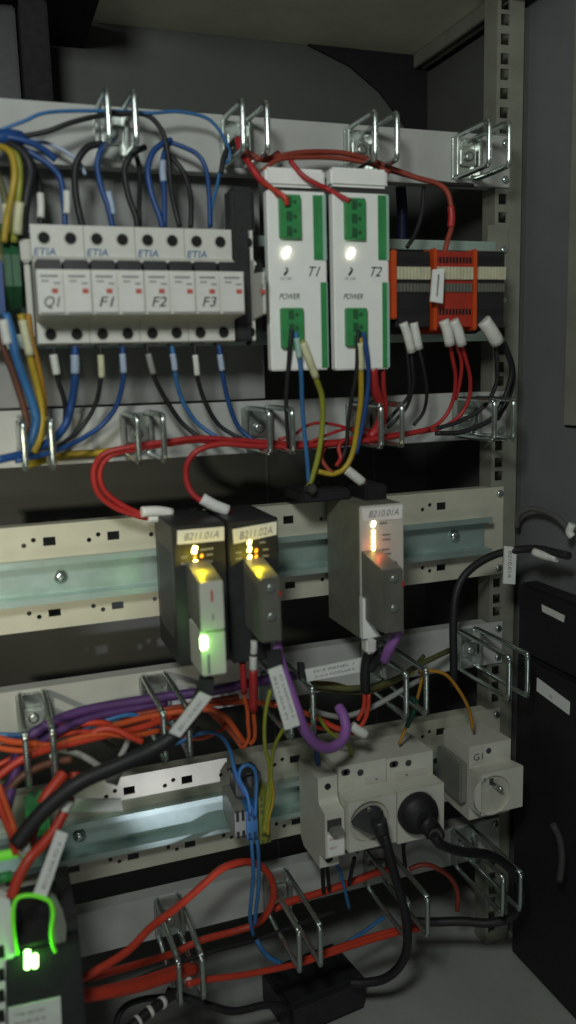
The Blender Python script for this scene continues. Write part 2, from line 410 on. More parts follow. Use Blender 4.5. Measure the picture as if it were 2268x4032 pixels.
# ------------------------------------------------------------------ miniature circuit breakers
YT, YM = -48, -76
xl = -182.9; pitch = 18.2; W2 = 2*pitch
zt1, zt0 = A(500, 893, YT).z, A(500, 1030, YT).z           # upper terminal block
zm1, zm0 = A(500, 1026, YM).z, A(500, 1237, YM).z          # toggle section
zb0 = A(500, 1352, YT).z
def breaker(x0, label, n=2, pitch=pitch):
    W2 = n*pitch
    t = thing('circuit_breaker', label, 'circuit breaker', (x0, -16, zb0), 'white circuit breakers on the top rail')
    prof = [(-16, zt1-6), (-22, zt1), (YT, zt1), (YT, zt0+3), (YT-7, zt0), (YT-8, zm1+1), (YT-7, zm1-2), (YT-4, zm1-5), (YM, zm1-6.5), (YM, zm0), (YT-2, zm0-2.5), (YT, zm0-4), (YT, zb0+1), (YT+2, zb0), (-22, zb0), (-16, zb0+6)]
    b = MB().prism(prof, x0+.2, x0+W2-.2)
    bo = b.build('body', m_brk, t)
    for i in range(n):
        cx = x0 + pitch*(i+.5)
        for z in (zt1-9.0, (zm0+zb0)/2-2.5):
            if pitch < 12: cx = x0+pitch-4.8
            ho = MB().lathe((cx, YT-.5, z), (0, 1, 0), [(4.4, 0), (4.8, .5)], 20).build('terminal_ring', m_lgrey, t)
            MB().cyl((cx, YT-.9, z), (0, 1, 0), 3.9, .3, 20).build('terminal_hole', m_hole, ho)
    for i in range(n):
        xa = x0 + pitch*i
        MB().box(xa+.9, xa+pitch-.9, YM+3, YT-3, zm1-7, zm1+.6, .8).build('toggle', m_black, t)
        MB().box(xa+.9, xa+pitch-.9, YM-2.2, YM+.5, zm0+1, zm1-7.5, .5).build('front_cover', m_brk2, t)
        wx = min(9.5+2*i, pitch-5.5)
        MB().box(xa+wx, xa+wx+4, YM-2.6, YM-2.1, zm0+14, zm0+17, 0).build('status_window', m_red_i, t)
        MB().box(xa+2.5, xa+min(14, pitch-2), YM-2.5, YM-2.15, zm0+24.5, zm0+25.7).box(xa+pitch-7, xa+pitch-3, YM-2.5, YM-2.15, zm0+20, zm0+21).box(xa+3, xa+min(8, pitch-2), YM-2.5, YM-2.15, zm0+21.5, zm0+22.4).build('print_line', m_gink, t)
        MB().box(xa+4.2, xa+pitch-4.2, YT+3, YT+16, zb0-2.5, zb0+.3, 1).build('wire_entry', m_char, t)
    return t
names = ['Q1', 'F1', 'F2', 'F3']
labs = ['white double circuit breaker marked Q1, first from the left', 'white double circuit breaker marked F1', 'white double circuit breaker marked F2', 'white double circuit breaker marked F3 beside the black module']
for i in range(4):
    x0 = xl + W2*i
    t = breaker(x0, labs[i])
    text(names[i], 'marking', m_ink, t, (x0+4, YM-2.2, zm0+5), X_, Z_, height=7, width=10.5, shear=.25)
    text('ETIA', 'brand_print', m_bink, t, (x0+1.5, YT-.2, zt0+3.6), X_, Z_, height=5, width=15, shear=.2)
x0 = A(978, 1000, -44).x
t = breaker(x0, 'dim single circuit breaker squeezed in left of the first white power supply', 1, A(1050, 1150, -77).x - x0)
# narrow black module and black housing
xa, xb = A(928, 1000, -55).x, A(985, 1000, -55).x
t = thing('blank_module', 'black module between the breakers and the dim breaker', 'module', (xa, -16, -100))
MB().box(xa, xb, -52, -16, A(940, 1340, -52).z, A(940, 905, -52).z, 1).build('body', m_black, t)
MB().box(A(905, 740, -36).x, A(1000, 740, -36).x, -38, -17, A(940, 925, -36).z, A(950, 735, -36).z, 3).build('housing', m_black, t)

# end bracket and left terminal blocks
xa, xb = D(47, 590, -40).x, D(73, 590, -40).x
tag(MB().box(xa, xb, -44, -16, D(60, 660, -44).z, D(60, 595, -44).z, 1.5).box(xa+2, xb-1, -40, -16, D(60, 850, -40).z, D(60, 660, -40).z, 1).build('end_bracket', m_lgrey), 'pale end bracket beside the first breaker', 'bracket')
t = thing('earth_terminals', 'green and yellow earth terminal blocks at the left edge beside the breakers', 'terminal block', D(20, 760, -20))
for i, mt in enumerate((m_dgreen, m_olive, m_dgreen, m_dgreen)):
    xx = D(-30+i*20, 690, -46).x
    MB().prism([(-16, D(20, 790, -20).z), (-30, D(20, 775, -40).z), (-48, D(20, 720, -48).z), (-48, D(20, 640, -48).z), (-30, D(20, 570, -36).z), (-16, D(20, 560, -20).z)], xx, xx+5.8).build('block', mt, t)
t = thing('blue_terminals', 'blue terminal block at the far left edge', 'terminal block', D(0, 760, -20))
MB().prism([(-16, D(0, 800, -20).z), (-52, D(0, 790, -52).z), (-52, D(0, 660, -52).z), (-16, D(0, 620, -20).z)], D(-22, 690, -46).x, D(6, 690, -46).x).build('body', m_blue, t)

# ------------------------------------------------------------------ white power supplies
def supply(x0p, x1p, ypt, ypb, label, mark, gx, tx, bx, led):
    YF = -64
    x0, x1 = A(x0p, 1100, YF).x, A(x1p, 1100, YF).x
    zt, zb = A((x0p+x1p)/2, ypt, YF).z, A((x0p+x1p)/2, ypb, YF).z
    t = thing('power_supply', label, 'power supply', (x0, -16, zb), 'white power supplies on the top rail')
    MB().box(x0, x1, YF, YF+9, zb, zt, 1).build('front_shell', m_white, t)
    MB().box(x0+21, x1-1, YF+8.5, -16.3, zb+8, zt+2, .5).build('body', m_char, t)
    g = lambda x, y: A(x, y, YF)
    # upper marker strip
    a, b = A(gx[4], 735, -50), A(gx[5], 672, -50)
    MB().box(a.x, b.x, -54, -42, a.z, b.z, 2).build('marker_strip', m_white, t)
    # green side band
    a, b = g(gx[0], 1024), g(gx[1], 770)
    MB().box(a.x, b.x, YF-.8, YF+.5, a.z, b.z, .3).build('green_band', m_green, t)
    a, b = g(gx[1]+1, 1027), g(x1p, 768)
    MB().box(a.x, x1, YF-.7, YF+.5, a.z, b.z, .3).build('edge_band', m_teal, t)
    a, b = g(gx[2], 1448), g(gx[3], 1112)
    MB().box(a.x, b.x, YF-.8, YF+.5, a.z, b.z, .3).build('green_band', m_green, t)
    MB().box(b.x+.1, x1, YF-.7, YF+.5, a.z, b.z, .3).build('edge_band', m_teal, t)
    # terminals
    for (xa, ya, xb, yb, n) in tx:
        a, b = g(xa, yb), g(xb, ya)
        to = MB().box(a.x, b.x, YF-5, YF+.5, a.z, b.z, .6).build('terminal_block', m_green, t)
        mm = MB(); cx = (a.x+b.x)/2; dz = (b.z-a.z)/n
        for i in range(n):
            z = a.z + dz*(i+.5)
            mm.box(cx-3.6, cx+.6, YF-5.6, YF-5.1, z-dz*.34, z+dz*.32)
            mm.cyl((cx+3, YF-5.1, z), (0, -1, 0), 1.5, .4, 10)
        mm.build('terminal_slot', m_dgreen, to)
    a = g(led[0], led[1])
    l = MB().box(-1.3, 1.3, -.5, .5, -3.6, 3.6, .9, M4=Matrix.Translation((a.x, YF-.9, a.z)) @ Matrix.Rotation(math.radians(30), 4, 'Y'))
    l.build('led', e_white, t)
    # printed symbol and words
    a = g(led[0]-2, 1080); s = MB()
    s.box(-2.2, 2.2, -.15, .15, -.8, .8, M4=Matrix.Translation((a.x, YF-.4, a.z+1)) @ Matrix.Rotation(math.radians(-50), 4, 'Y'))
    s.box(-1.4, 1.4, -.15, .15, -.5, .5, M4=Matrix.Translation((a.x+1, YF-.4, a.z+4)) @ Matrix.Rotation(math.radians(40), 4, 'Y'))
    s.build('symbol', m_ink, t)
    text('DC OK', 'print', m_gink, t, (a.x-4.5, YF, a.z-4.2), X_, Z_, height=2.1, width=9, shear=.3)
    a = g(tx[1][0]-6, 1178)
    text('POWER', 'name_print', m_ink, t, (a.x, YF, a.z), X_, Z_, height=4.3, width=16.5, shear=.35)
    a = g(x1p-72, 1088)
    text(mark, 'marking', m_ink, t, (a.x, YF, a.z), X_, Z_, height=7.5, width=9.5, shear=.45)
    return t
supply(1060, 1288, 752, 1458, 'white power supply marked T1 with green terminals, left of two', 'T1', (1236, 1268, 1268, 1284, 1040, 1273),
       [(1098, 772, 1176, 940, 3), (1105, 1214, 1187, 1372, 3)], None, (1127, 995))
supply(1316, 1532, 760, 1455, 'white power supply marked T2 with green terminals, right of two', 'T2', (1489, 1519, 1507, 1522, 1297, 1519),
       [(1354, 785, 1430, 945, 3), (1358, 1214, 1437, 1364, 3)], None, (1381, 998))

# ------------------------------------------------------------------ relay terminals at the right
m_grey2 = mat('dull_grey_plastic', (0.13, 0.13, 0.11), .5)
def relay(xa, xb, label, body, frame, gname):
    Y = -60
    x0, x1 = D(xa, 720, Y).x, D(xb, 720, Y).x
    z1, z0 = D((xa+xb)/2, 632, Y).z, D((xa+xb)/2, 822, Y).z
    t = thing('relay_terminal', label, 'relay block', (x0, -16, z0), gname)
    MB().prism([(-16, z0-4), (-30, z0), (Y, z0), (Y, z1), (-30, z1+2), (-16, z1+5)], x0+1.5, x1-1.5).build('body', body, t)
    if frame:
        for x in (x0-1, x1-1): MB().box(x, x+3.2, Y-3, -16, z0-3, z1+2, 1).build('separator', m_orange, t)
    c = MB()
    n = max(3, int((x1-x0)/3.1)); w_ = (x1-x0-3)/n
    za, zb = D((xa+xb)/2, 672, Y).z, D((xa+xb)/2, 704, Y).z
    for i in range(n): c.box(x0+1.7+i*w_, x0+1.7+(i+.86)*w_, Y-3, Y+.5, zb, za, .4)
    c.build('marker_strip', m_cream, t)
    c = MB(); za, zb = D((xa+xb)/2, 713, Y).z, D((xa+xb)/2, 735, Y).z
    for i in range(n): c.box(x0+1.7+i*w_, x0+1.7+(i+.8)*w_, Y-1.6, Y+.5, zb, za, .3)
    c.build('test_points', m_grey2, t)
    for z in (z1-7, z0+12):
        c = MB()
        for i in range(n): c.box(x0+1.9+i*w_, x0+1.7+(i+.7)*w_, Y-.3, Y+.5, z-2.4, z+2.4)
        c.build('clamp_row', m_hole, t)
    return t
relay(990, 1084, 'black relay terminal block right of the white power supplies', m_jet, False, 'relay terminals at the end of the top rail')
relay(1091, 1191, 'red relay terminal block with orange end plates', m_redp, True, 'relay terminals at the end of the top rail')
relay(1196, 1272, 'black relay terminal block next to the rack upright', m_jet, False, 'relay terminals at the end of the top rail')
a, b = D(981, 803, -62), D(993, 630, -62)
tag(MB().box(a.x, b.x, -66, -16, a.z, b.z, .8).build('end_plate', m_orange), 'thin orange end plate beside the second white power supply', 'plate')
t = thing('name_tag', 'white tag hanging on the front of the red relay block', 'tag', D(1100, 720, -72))
MB().slab([D(1090, 678, -70), D(1118, 675, -70), D(1114, 763, -72), D(1084, 758, -72)], 2.0).build('paper', m_paper, t)
MB().slab([D(1102, 690, -70.9), D(1106, 690, -70.9), D(1101, 745, -72.2), D(1098, 745, -72.2)], .4).build('print', m_gink, t)

# ------------------------------------------------------------------ interface modules of the middle row
def lab_tag(t, quad, Y, s, mt=m_paper, sz=None):
    q = [D(x, y, Y) for x, y in quad]
    MB().slab(q, .7).build('label', mt, t)
    u = q[1]-q[0]; v = q[0]-q[3]
    text(s, 'label_print', m_gink, t, q[3] + u*.14 + v*.25, u, v, height=v.length*.52, width=u.length*.74, shear=.3, off=.45)
m_olive2 = mat('dark_olive_plastic', (0.16, 0.16, 0.125), .5, var=.2)
YMOD = -86; YPL = -126
def module(x0, x1, yt, yb, label, body):
    a, b = D(x0, (yt+yb)/2, YMOD).x, D(x1, (yt+yb)/2, YMOD).x
    zt, zb = D((x0+x1)/2, yt, YMOD).z, D((x0+x1)/2, yb, YMOD).z
    t = thing('interface_module', label, 'interface module', (a, -16, zb), 'interface modules on the middle rail')
    MB().box(a, b, YMOD+3, -16.5, zb, zt, 1).build('body', m_black if body is m_black else m_olive2, t)
    MB().box(a, b, YMOD, YMOD+2.9, zb, zt, .8).build('front', body, t)
    if body is not m_black: return t, a, b, zt, zb
    s = MB()
    for i in range(9): s.box(a-.4, a+.3, -74+i*5.5, -71.5+i*5.5, zb+18, zt-22)
    s.build('vent_slot', m_char, t)
    return t, a, b, zt, zb
m_top = mat('connector_shell', (0.16, 0.16, 0.14), .45)
m_plugd = mat('dark_grey_plug', (0.115, 0.112, 0.095), .45, var=.15)
def plug(t, quad_f, yback, mt, sidemt=None, wedge=None, wmat=None, name='connector'):
    q = [D(x, y, YPL) for x, y in quad_f]                      # tl, tr, br, bl
    x0 = q[0].x; x1 = q[1].x; z1 = (q[0].z+q[1].z)/2; z0 = (q[2].z+q[3].z)/2
    o = MB().prism([(YMOD+.5, z0+3), (YPL+6, z0), (YPL+3, z0+1), (YPL+3, z1-1), (YPL+4, z1), (YMOD+.5, z1+7)], x0, x1).build(name, m_top, t)
    MB().box(x0, x1, YPL, YPL+2.9, z0, z1, .8).build('face', mt, o)
    return o, x0, x1, z0, z1
def led(t, x, y, Y, mt, w_=2.2, h=3.4, rot=20, name='led'):
    a = D(x, y, Y)
    MB().box(-w_/2, w_/2, -.5, .5, -h/2, h/2, .45, M4=Matrix.Translation((a.x, Y-.6, a.z)) @ Matrix.Rotation(math.radians(rot), 4, 'Y')).build(name, mt, t)

t, a, b, zt, zb = module(442, 572, 1318, 1668, 'black interface module labelled B211.01A with a grey plug', m_black)
lab_tag(t, [(446, 1335), (564, 1325), (564, 1360), (446, 1370)], YMOD-1, 'B211.01A')
led(t, 489, 1383, YMOD, e_yel, 3.8, 6); led(t, 490, 1418, YMOD, e_yel, 3.6, 6)
led(t, 490, 1401, YMOD, e_amb, 2.4, 2.4); led(t, 507, 1398, YMOD, e_amb, 2.2, 3); led(t, 508, 1415, YMOD, e_amb, 2.2, 3)
pr = MB()
for (x, y) in ((463, 1401), (463, 1418), (527, 1395), (527, 1412), (512, 1382), (528, 1380)):
    p_ = D(x, y, YMOD); pr.box(p_.x-2.4, p_.x+2.4, YMOD-.6, YMOD-.2, p_.z-.8, p_.z+.8)
pr.build('print', m_gink, t)
o, x0, x1, z0, z1 = plug(t, [(502, 1471), (561, 1457), (563, 1585), (504, 1590)], 0, m_lgrey)
p2 = MB().box(x0+.3, x1+1.2, YPL+4, YMOD+.5, D(535, 1706, YPL).z, z0-.4, 1).build('socket_part', m_sock, o)
mm = MB().cyl(((x0+x1)/2, YPL+.4, z0+24), (0, -1, 0), 1.0, .5, 8); mm.box((x0+x1)/2-.5, (x0+x1)/2+.5, YPL-.5, YPL+.3, z0+8, z0+12); mm.build('print', m_gink, o)
MB().box((x0+x1)/2-.9, (x0+x1)/2+.6, YPL-.5, YPL+.3, z1-14, z1-6).build('red_mark', m_red_i, o)
l = D(513, 1618, YPL+3)
MB().box(l.x-2.6, l.x+2.6, YPL+2.8, YPL+4.6, l.z-5, l.z+5, 1.8).build('green_led', e_grn2, o)
p_ = D(525, 1670, YPL+4); MB().box(p_.x-1, p_.x+1, YPL+3.6, YPL+4.2, p_.z-7, p_.z+7).build('print', m_gink, o)
po = point('amber_led_light', (D(496, 1440, -92).x, -107, z1+6), 0.013, (1, 0.78, 0.02), 1.2)
point('green_led_light', (D(500, 1618, -110).x-3, YPL-6, l.z), 0.008, (0.25, 1, 0.1), 2)

t, a, b, zt, zb = module(579, 704, 1306, 1662, 'black interface module labelled B211.02A with a dark plug', m_black)
lab_tag(t, [(585, 1332), (696, 1312), (696, 1345), (588, 1369)], YMOD-1, 'B211.02A')
for y in (1364, 1382, 1403): led(t, 627, y, YMOD, e_yel, 3.0, 4.6)
for y in (1385, 1400): led(t, 644, y, YMOD, e_amb, 2.4, 3.4)
pr = MB()
for (x, y) in ((600, 1390), (600, 1405), (668, 1382), (668, 1398), (660, 1364)):
    p_ = D(x, y, YMOD); pr.box(p_.x-2.4, p_.x+2.4, YMOD-.6, YMOD-.2, p_.z-.8, p_.z+.8)
pr.build('print', m_gink, t)
o, x0, x1, z0, z1 = plug(t, [(654, 1460), (705, 1450), (706, 1612), (660, 1620)], 0, m_plugd)
s = MB()
for zz in (z1-7, z1-28): s.lathe(((x0+x1)/2, YPL-.1, zz), (0, -1, 0), [(3.2, 0), (3.2, 1), (2.4, 1.8)], 14)
s.build('thumb_screw', m_clip, o)
MB().box(x1-1.5, x1+.4, YPL-1, YPL+1, z1-14, z1-10, .4).build('red_switch', m_redp, o)
point('amber_led_light', (D(636, 1415, -92).x, -107, z1+6), 0.013, (1, 0.78, 0.02), 1.2)

t, a, b, zt, zb = module(908, 1016, 1270, 1604, 'grey interface module labelled B210.01A with a dark plug', m_lgrey)
lab_tag(t, [(911, 1279), (1013, 1270), (1012, 1305), (913, 1311)], YMOD-1, 'B210.01A')
led(t, 939, 1318, YMOD, e_white, 2.4, 4.8)
for i in range(6): led(t, 939, 1338+i*12, YMOD, e_red if i > 4 else e_yel, 2.5, 3.0, 0)
pr = MB()
for (x, y) in ((962, 1316), (970, 1345), (970, 1357), (968, 1382), (972, 1393)):
    p_ = D(x, y, YMOD); pr.box(p_.x-3, p_.x+4, YMOD-.5, YMOD-.2, p_.z-.6, p_.z+.6)
pr.build('print', m_grey, t)
p0, p1 = D(922, 1602, YMOD), D(968, 1415, YMOD)
MB().box(p0.x, p1.x+10, YMOD-3, YMOD+.4, p0.z, p1.z, .6).build('port_recess', m_black, t)
o, x0, x1, z0, z1 = plug(t, [(966, 1438), (1015, 1427), (1017, 1588), (973, 1596)], 0, m_plugd)
s = MB()
for zz in (z1-7, z1-30): s.lathe(((x0+x1)/2, YPL-.1, zz), (0, -1, 0), [(3.2, 0), (3.2, 1), (2.4, 1.8)], 14)
s.build('thumb_screw', m_clip, o)
MB().box(x1-1.5, x1+.4, YPL-1, YPL+1, z1-14, z1-10, .4).build('red_switch', m_redp, o)
q = [D(912, 1505, YMOD-6), D(926, 1507, YMOD-6), D(930, 1560, YMOD-6), D(958, 1600, YMOD-6), D(914, 1608, YMOD-6)]
MB().slab(q, 6).build('power_plug', m_white, t)
MB().box(D(918, 1625, YMOD-4).x, D(943, 1625, YMOD-4).x, YMOD-8, YMOD+4, D(930, 1643, YMOD-4).z, D(930, 1604, YMOD-4).z, 2).build('plug_tail', m_sleeve, t)
point('red_led_light', (D(945, 1402, -92).x, -98, z1+9), 0.003, (1, 0.15, 0.05), 1.5)

# ------------------------------------------------------------------ socket row
YS1, YS2 = -62, -82
# residual current breaker at the left of the sockets
x0, x1 = A(1255, 3240, YS1).x, A(1331, 3240, YS1).x
zt, zb = A(1290, 3058, YS1).z, A(1290, 3412, YS1).z
t = thing('circuit_breaker', 'cream circuit breaker joined to the left of the wall sockets', 'circuit breaker', (x0, -16, zb))
zA = A(1290, 3142, YS1).z; zB = A(1290, 3345, YS1).z
MB().prism([(-16, zt-3), (YS1, zt), (YS1, zA), (YS1-3, zA-4), (YS1-14, zA-6), (YS1-14, zB+1), (YS1, zB-3), (YS1, zb), (-24, zb), (-16, zb+6)], x0, x1).build('body', m_sock, t)
MB().box(x0+2, x1-3, YS1-15, YS1-13, zA-22, zA-12, .3).build('toggle_recess', m_char, t)
MB().box(x0+3.5, x1-3.5, YS1-22, YS1-13.5, zA-24, zA-18, 1).build('toggle', m_grey, t)
MB().box(x0+2, x1-1, YS1-14.8, YS1-13.8, zB+2, zB+22, .3).build('label', m_white, t)
text('RCBO', 'print', m_ogr, t, (x0+4, YS1-14.6, zB+17), X_, Z_, height=2, width=8)
text('TEST', 'print', m_red_i, t, (x0+3, YS1-14.6, zB+9), X_, Z_, height=2, width=7)
MB().cyl(((x0+x1)/2, YS1-.3, zb+7), (0, 1, 0), 3.6, .4, 16).build('terminal_hole', m_hole, t)
MB().cyl(((x0+x1)/2, YS1-.3, zt-9), (0, 1, 0), 2.9, .4, 16).build('terminal_hole', m_hole, t)

def socket(px0, px1, label, tops, face, circ, hole_px, loner=False):
    """modular wall socket: top terminal section, protruding face with a round recess, lower terminals"""
    (ya, yb), (yc, yd) = tops, face
    xm = (px0+px1)/2
    x0, x1 = A(px0, ya+60, YS1).x, A(px1, ya+60, YS1).x
    z1, z2 = A(xm, ya, YS1).z, A(xm, yb, YS1).z
    z3, z4 = A(xm+15, yc, YS2).z, A(xm+15, yd, YS2).z
    zl = z4 - (14 if loner else 9)
    t = thing('wall_socket', label, 'wall socket', (x0, -16, zl), 'cream wall sockets on the lower rail')
    cx, cz = A(circ[0], circ[1], YS2).x, A(circ[0], circ[1], YS2).z; R = circ[2]
    MB().prism([(-16, z1-2), (YS1, z1), (YS1, z2), (YS2+1, z3), (YS2+3, z3-1), (YS2+3, z4+1), (YS2+8, z4), (YS1, z4-1), (YS1, zl), (-24, zl), (-16, zl+6)], x0, x1).build('body', m_sock, t)
    f = MB()                                 # face plate with a round opening
    N = 40; X0, X1, Z0, Z1 = x0+.2, x1-.2, z4+.6, z3-.3
    inn, out = [], []
    for i in range(N):
        an = 2*math.pi*i/N; dx, dz = math.cos(an), math.sin(an)
        inn.append((cx+dx*R, cz+dz*R))
        k = min(((X1-cx)/dx if dx > 1e-6 else 1e9), ((X0-cx)/dx if dx < -1e-6 else 1e9), ((Z1-cz)/dz if dz > 1e-6 else 1e9), ((Z0-cz)/dz if dz < -1e-6 else 1e9))
        out.append((cx+dx*k, cz+dz*k))
    for c in ((X0, Z0), (X0, Z1), (X1, Z0), (X1, Z1)):
        j = min(range(N), key=lambda i: (out[i][0]-c[0])**2+(out[i][1]-c[1])**2); out[j] = c
    ring3 = []
    for lst, y in ((out, YS2+3.2), (out, YS2), (inn, YS2), (inn, YS2+2.9)): ring3.append([f.bm.verts.new((p[0], y, p[1])) for p in lst])
    for ra, rb in zip(ring3, ring3[1:]):
        for i in range(N): f.bm.faces.new((ra[i], ra[(i+1) % N], rb[(i+1) % N], rb[i]))
    f.build('face_plate', m_sock, t)
    w_ = MB().lathe((cx, YS2+2.6, cz), (0, 1, 0), [(R*.985, 0), (R*.97, .3)], 36).build('recess', mat('recess_plastic', (0.50, 0.495, 0.41), .5), t)
    for (hx, hy, r) in hole_px:
        p_ = A(hx, hy, YS1)
        MB().cyl((p_.x, YS1-.3, p_.z), (0, 1, 0), r, .4, 14).build('terminal_hole', m_char, t)
    h = MB()
    for k in (-.25, .25): h.cyl(((x0+x1)/2+k*(x1-x0), YS1-.4 if loner else YS2+7.5, zl+4 if not loner else zl+7), (0, 1, 0) if loner else (0, 1, 0), 1.8, .5, 12)
    h.build('lower_terminal', m_char, t)
    return t, cx, cz, R, x0, x1, z1, z2, z3, z4
sk1 = socket(1332, 1520, 'cream wall socket holding the slim black plug, next to the breaker', (3003, 3098), (3148, 3346), (1456, 3236, 18.3), ((1356, 3042, 3), (1366, 3040, 3), (1419, 3042, 3)))
sk2 = socket(1522, 1704, 'cream wall socket covered by the round black plug', (2972, 3066), (3108, 3312), (1640, 3196, 18.3), ((1545, 3010, 3), (1556, 3008, 3), (1608, 3004, 3)))
for sk, dx in ((sk1, .55), (sk2, .18)):
    t, cx, cz, R, x0, x1, z1, z2 = sk[:8]
    MB().box(x0+(x1-x0)*dx, x0+(x1-x0)*(dx+.42 if dx > .5 else .85), YS1-.5, YS1+.3, z2+1, z2+8, .2).build('label', m_lgrey, t)
    xx = x0+(x1-x0)*(dx+.22); MB().box(xx, xx+2, YS1-.9, YS1-.4, z2+4, z2+5.4).build('print', m_gink, t)
sk3 = socket(1848, 2010, 'empty cream wall socket marked G1 at the right end of the lower rail', (2926, 3008), (3040, 3204), (1940, 3132, 18.6), ((1924, 2956, 2.8),), True)
t, cx, cz, R, x0, x1, z1, z2, z3, z4 = sk3
MB().box(x0+.4, x0+(x1-x0)*.36, YS1-.5, YS1+.3, z2+2, z1-1, .2).build('label', m_lgrey, t)
text('G1', 'marking', m_ink, t, (x0+4, YS1-.4, z2+6.5), X_, Z_, height=6.5, width=9.5)
MB().lathe((cx+2, YS2+2.6, cz+9), (.2, -1, 0), [(2.2, 0), (2.2, 9), (1.2, 11)], 12).build('earth_pin', m_chrome, t)
MB().box(cx-2, cx+2.4, YS2+2.2, YS2+2.8, cz+9, cz+15, .2).build('pin_slot', m_char, t)
MB().box(x0+2, x0+4, YS2-.4, YS2+.1, z3-6, z3-4).build('print', m_gink, t)
MB().box(x0-8, x0-.3, -60, -17, z4+2, z1-16, 1.5).build('side_lever', m_grey, t)

# plugs
t1, cx, cz, R = sk1[:4]
p1 = A(1514, 3270, YS2-12)
t = plug_slim = thing('power_plug', 'slim black angled plug in the left wall socket', 'plug', (cx, YS2, cz))
b_ = MB()
q = [A(1376, 3244, YS2-6), A(1400, 3208, YS2-6), A(1436, 3184, YS2-8), A(1470, 3170, YS2-8), A(1505, 3188, YS2-10), A(1512, 3225, YS2-14), A(1508, 3275, YS2-16), A(1500, 3310, YS2-16), A(1462, 3282, YS2-14), A(1420, 3266, YS2-10)]
b_.slab(q, 8.5); bmesh.ops.bevel(b_.bm, geom=b_.bm.edges[:], offset=1.6, segments=2, affect='EDGES', clamp_overlap=True)
b_.build('body', m_black, t)
MB().tube([A(1490, 3230, YS2-16), A(1506, 3290, YS2-18), A(1522, 3330, YS2-20)], 7, 10, 4, 4.2).build('strain_relief', m_black, t)
gl = A(1454, 3190, YS2-12); MB().box(gl.x-1.4, gl.x+1.4, gl.y-1, gl.y+2, gl.z-1.6, gl.z+1.6, .4).build('pin', m_chrome, t)
t2, cx, cz, R = sk2[:4]
t = plug_big = thing('power_plug', 'large round black plug in the middle wall socket', 'plug', (cx, YS2, cz))
e_ = A(1730, 3290, YS2-34)
dd = (e_ - Vector((cx, YS2, cz)))
MB().lathe((cx, YS2+2.4, cz), (0, -1, 0), [(R*.97, 0), (R*.99, 3), (R*.98, 8), (R*.9, 11), (R*.62, 14), (R*.4, 17)], 32).build('body', m_jet, t)
MB().tube([(cx+1, YS2-9, cz-3), (cx+9, YS2-17, cz-13), tuple(A(1716, 3292, YS2-28))], 9.5, 12, 4, 5.6).build('strain_relief', m_jet, t)

# ------------------------------------------------------------------ spring terminal blocks
def tblock(x0p, x1p, yt, yb, label, mt, dark, name='terminal_block'):
    Y = -54
    x0, x1 = D(x0p, (yt+yb)/2, Y).x, D(x1p, (yt+yb)/2, Y).x
    z1, z0 = D((x0p+x1p)/2, yt, Y).z, D((x0p+x1p)/2, yb, Y).z
    t = thing(name, label, 'terminal block', (x0, -16, z0), 'terminal blocks left of the sockets')
    MB().prism([(-16, z0+8), (Y+8, z0), (Y, z0+3), (Y, z1-3), (Y+8, z1), (-16, z1+4)], x0, x1).build('body', mt, t)
    h = MB(); n = max(1, round((x1-x0)/4.2)); w_ = (x1-x0)/n
    for i in range(n):
        for k in (.1, .22, .34, .78, .9):
            z = z1 + (z0-z1)*k; h.box(x0+(i+.25)*w_, x0+(i+.78)*w_, Y-.3, Y+.5, z-1.5, z+1.5)
    h.build('clamp_pattern', dark, t)
    return t
tblock(591, 619, 2036, 2112, 'grey spring terminal block left of the blue ones', m_grey, m_hole)
tblock(620, 648, 2030, 2118, 'blue spring terminal block under the looped blue wires', m_lblue, mat('dark_blue_plastic', (0.01, 0.04, 0.10), .5))
tblock(652, 680, 1995, 2130, 'yellow green earth terminal block under the striped wires', mat('yellow_green_plastic', (0.20, 0.21, 0.035), .5, var=.2), m_olive)
xx0, xx1 = D(586, 1960, -30).x, D(650, 1960, -30).x
tag(MB().box(xx0, xx1, -40, -16.2, D(620, 2033, -30).z, D(620, 1935, -30).z, 2).build('terminal_carrier', m_char), 'dark carrier behind the looped blue wires', 'carrier')

# ------------------------------------------------------------------ network device, bottom left
YD = -150
d0, d1 = D(22, 2450, YD), D(205, 2420, YD)
zt = D(120, 2352, YD).z; zb = ZF + 2
t = thing('network_device', 'black device with green lights and a white sticker in the bottom left corner', 'device', (d0.x, -60, zb))
MB().box(d0.x-2, d1.x, YD, -70, -620-80, zt-10, 1.2).build('body', m_black, t)
MB().box(D(160, 2330, YD).x, d1.x, YD+10, -72, zt-10, D(195, 2260, YD+10).z-14, 1).build('rear_block', m_black, t)
q = [D(20, 2537, YD-1), D(152, 2508, YD-1), D(158, 2640, YD-1), D(26, 2660, YD-1)]
MB().slab(q, .8).build('sticker', m_paper, t)
u = q[1]-q[0]; v = q[0]-q[3]
for i in range(3): text(('TYPE NET 24V', 'MAC 00 1B 1B', 'S 12 04 88')[i], 'sticker_print', m_gink, t, q[0]+u*.1-v*(.2+.17*i), u, v, height=2.4, width=u.length*.6)
for (x, ys) in ((69, (2398, 2409, 2421, 2433)), (88, (2408, 2420, 2430))):
    for y in ys:
        a = D(x, y, YD-1); MB().box(a.x-1.9, a.x+1.9, YD-1.4, YD+.6, a.z-2.2, a.z+2.2, .8).build('led', e_grn, t)
a = D(78, 2418, YD+8); MB().box(D(30, 2418, YD+8).x, D(140, 2418, YD+8).x, YD+6.3, YD+9, zt-8, D(80, 2385, YD+8).z, .5).build('led_panel', m_black, t)
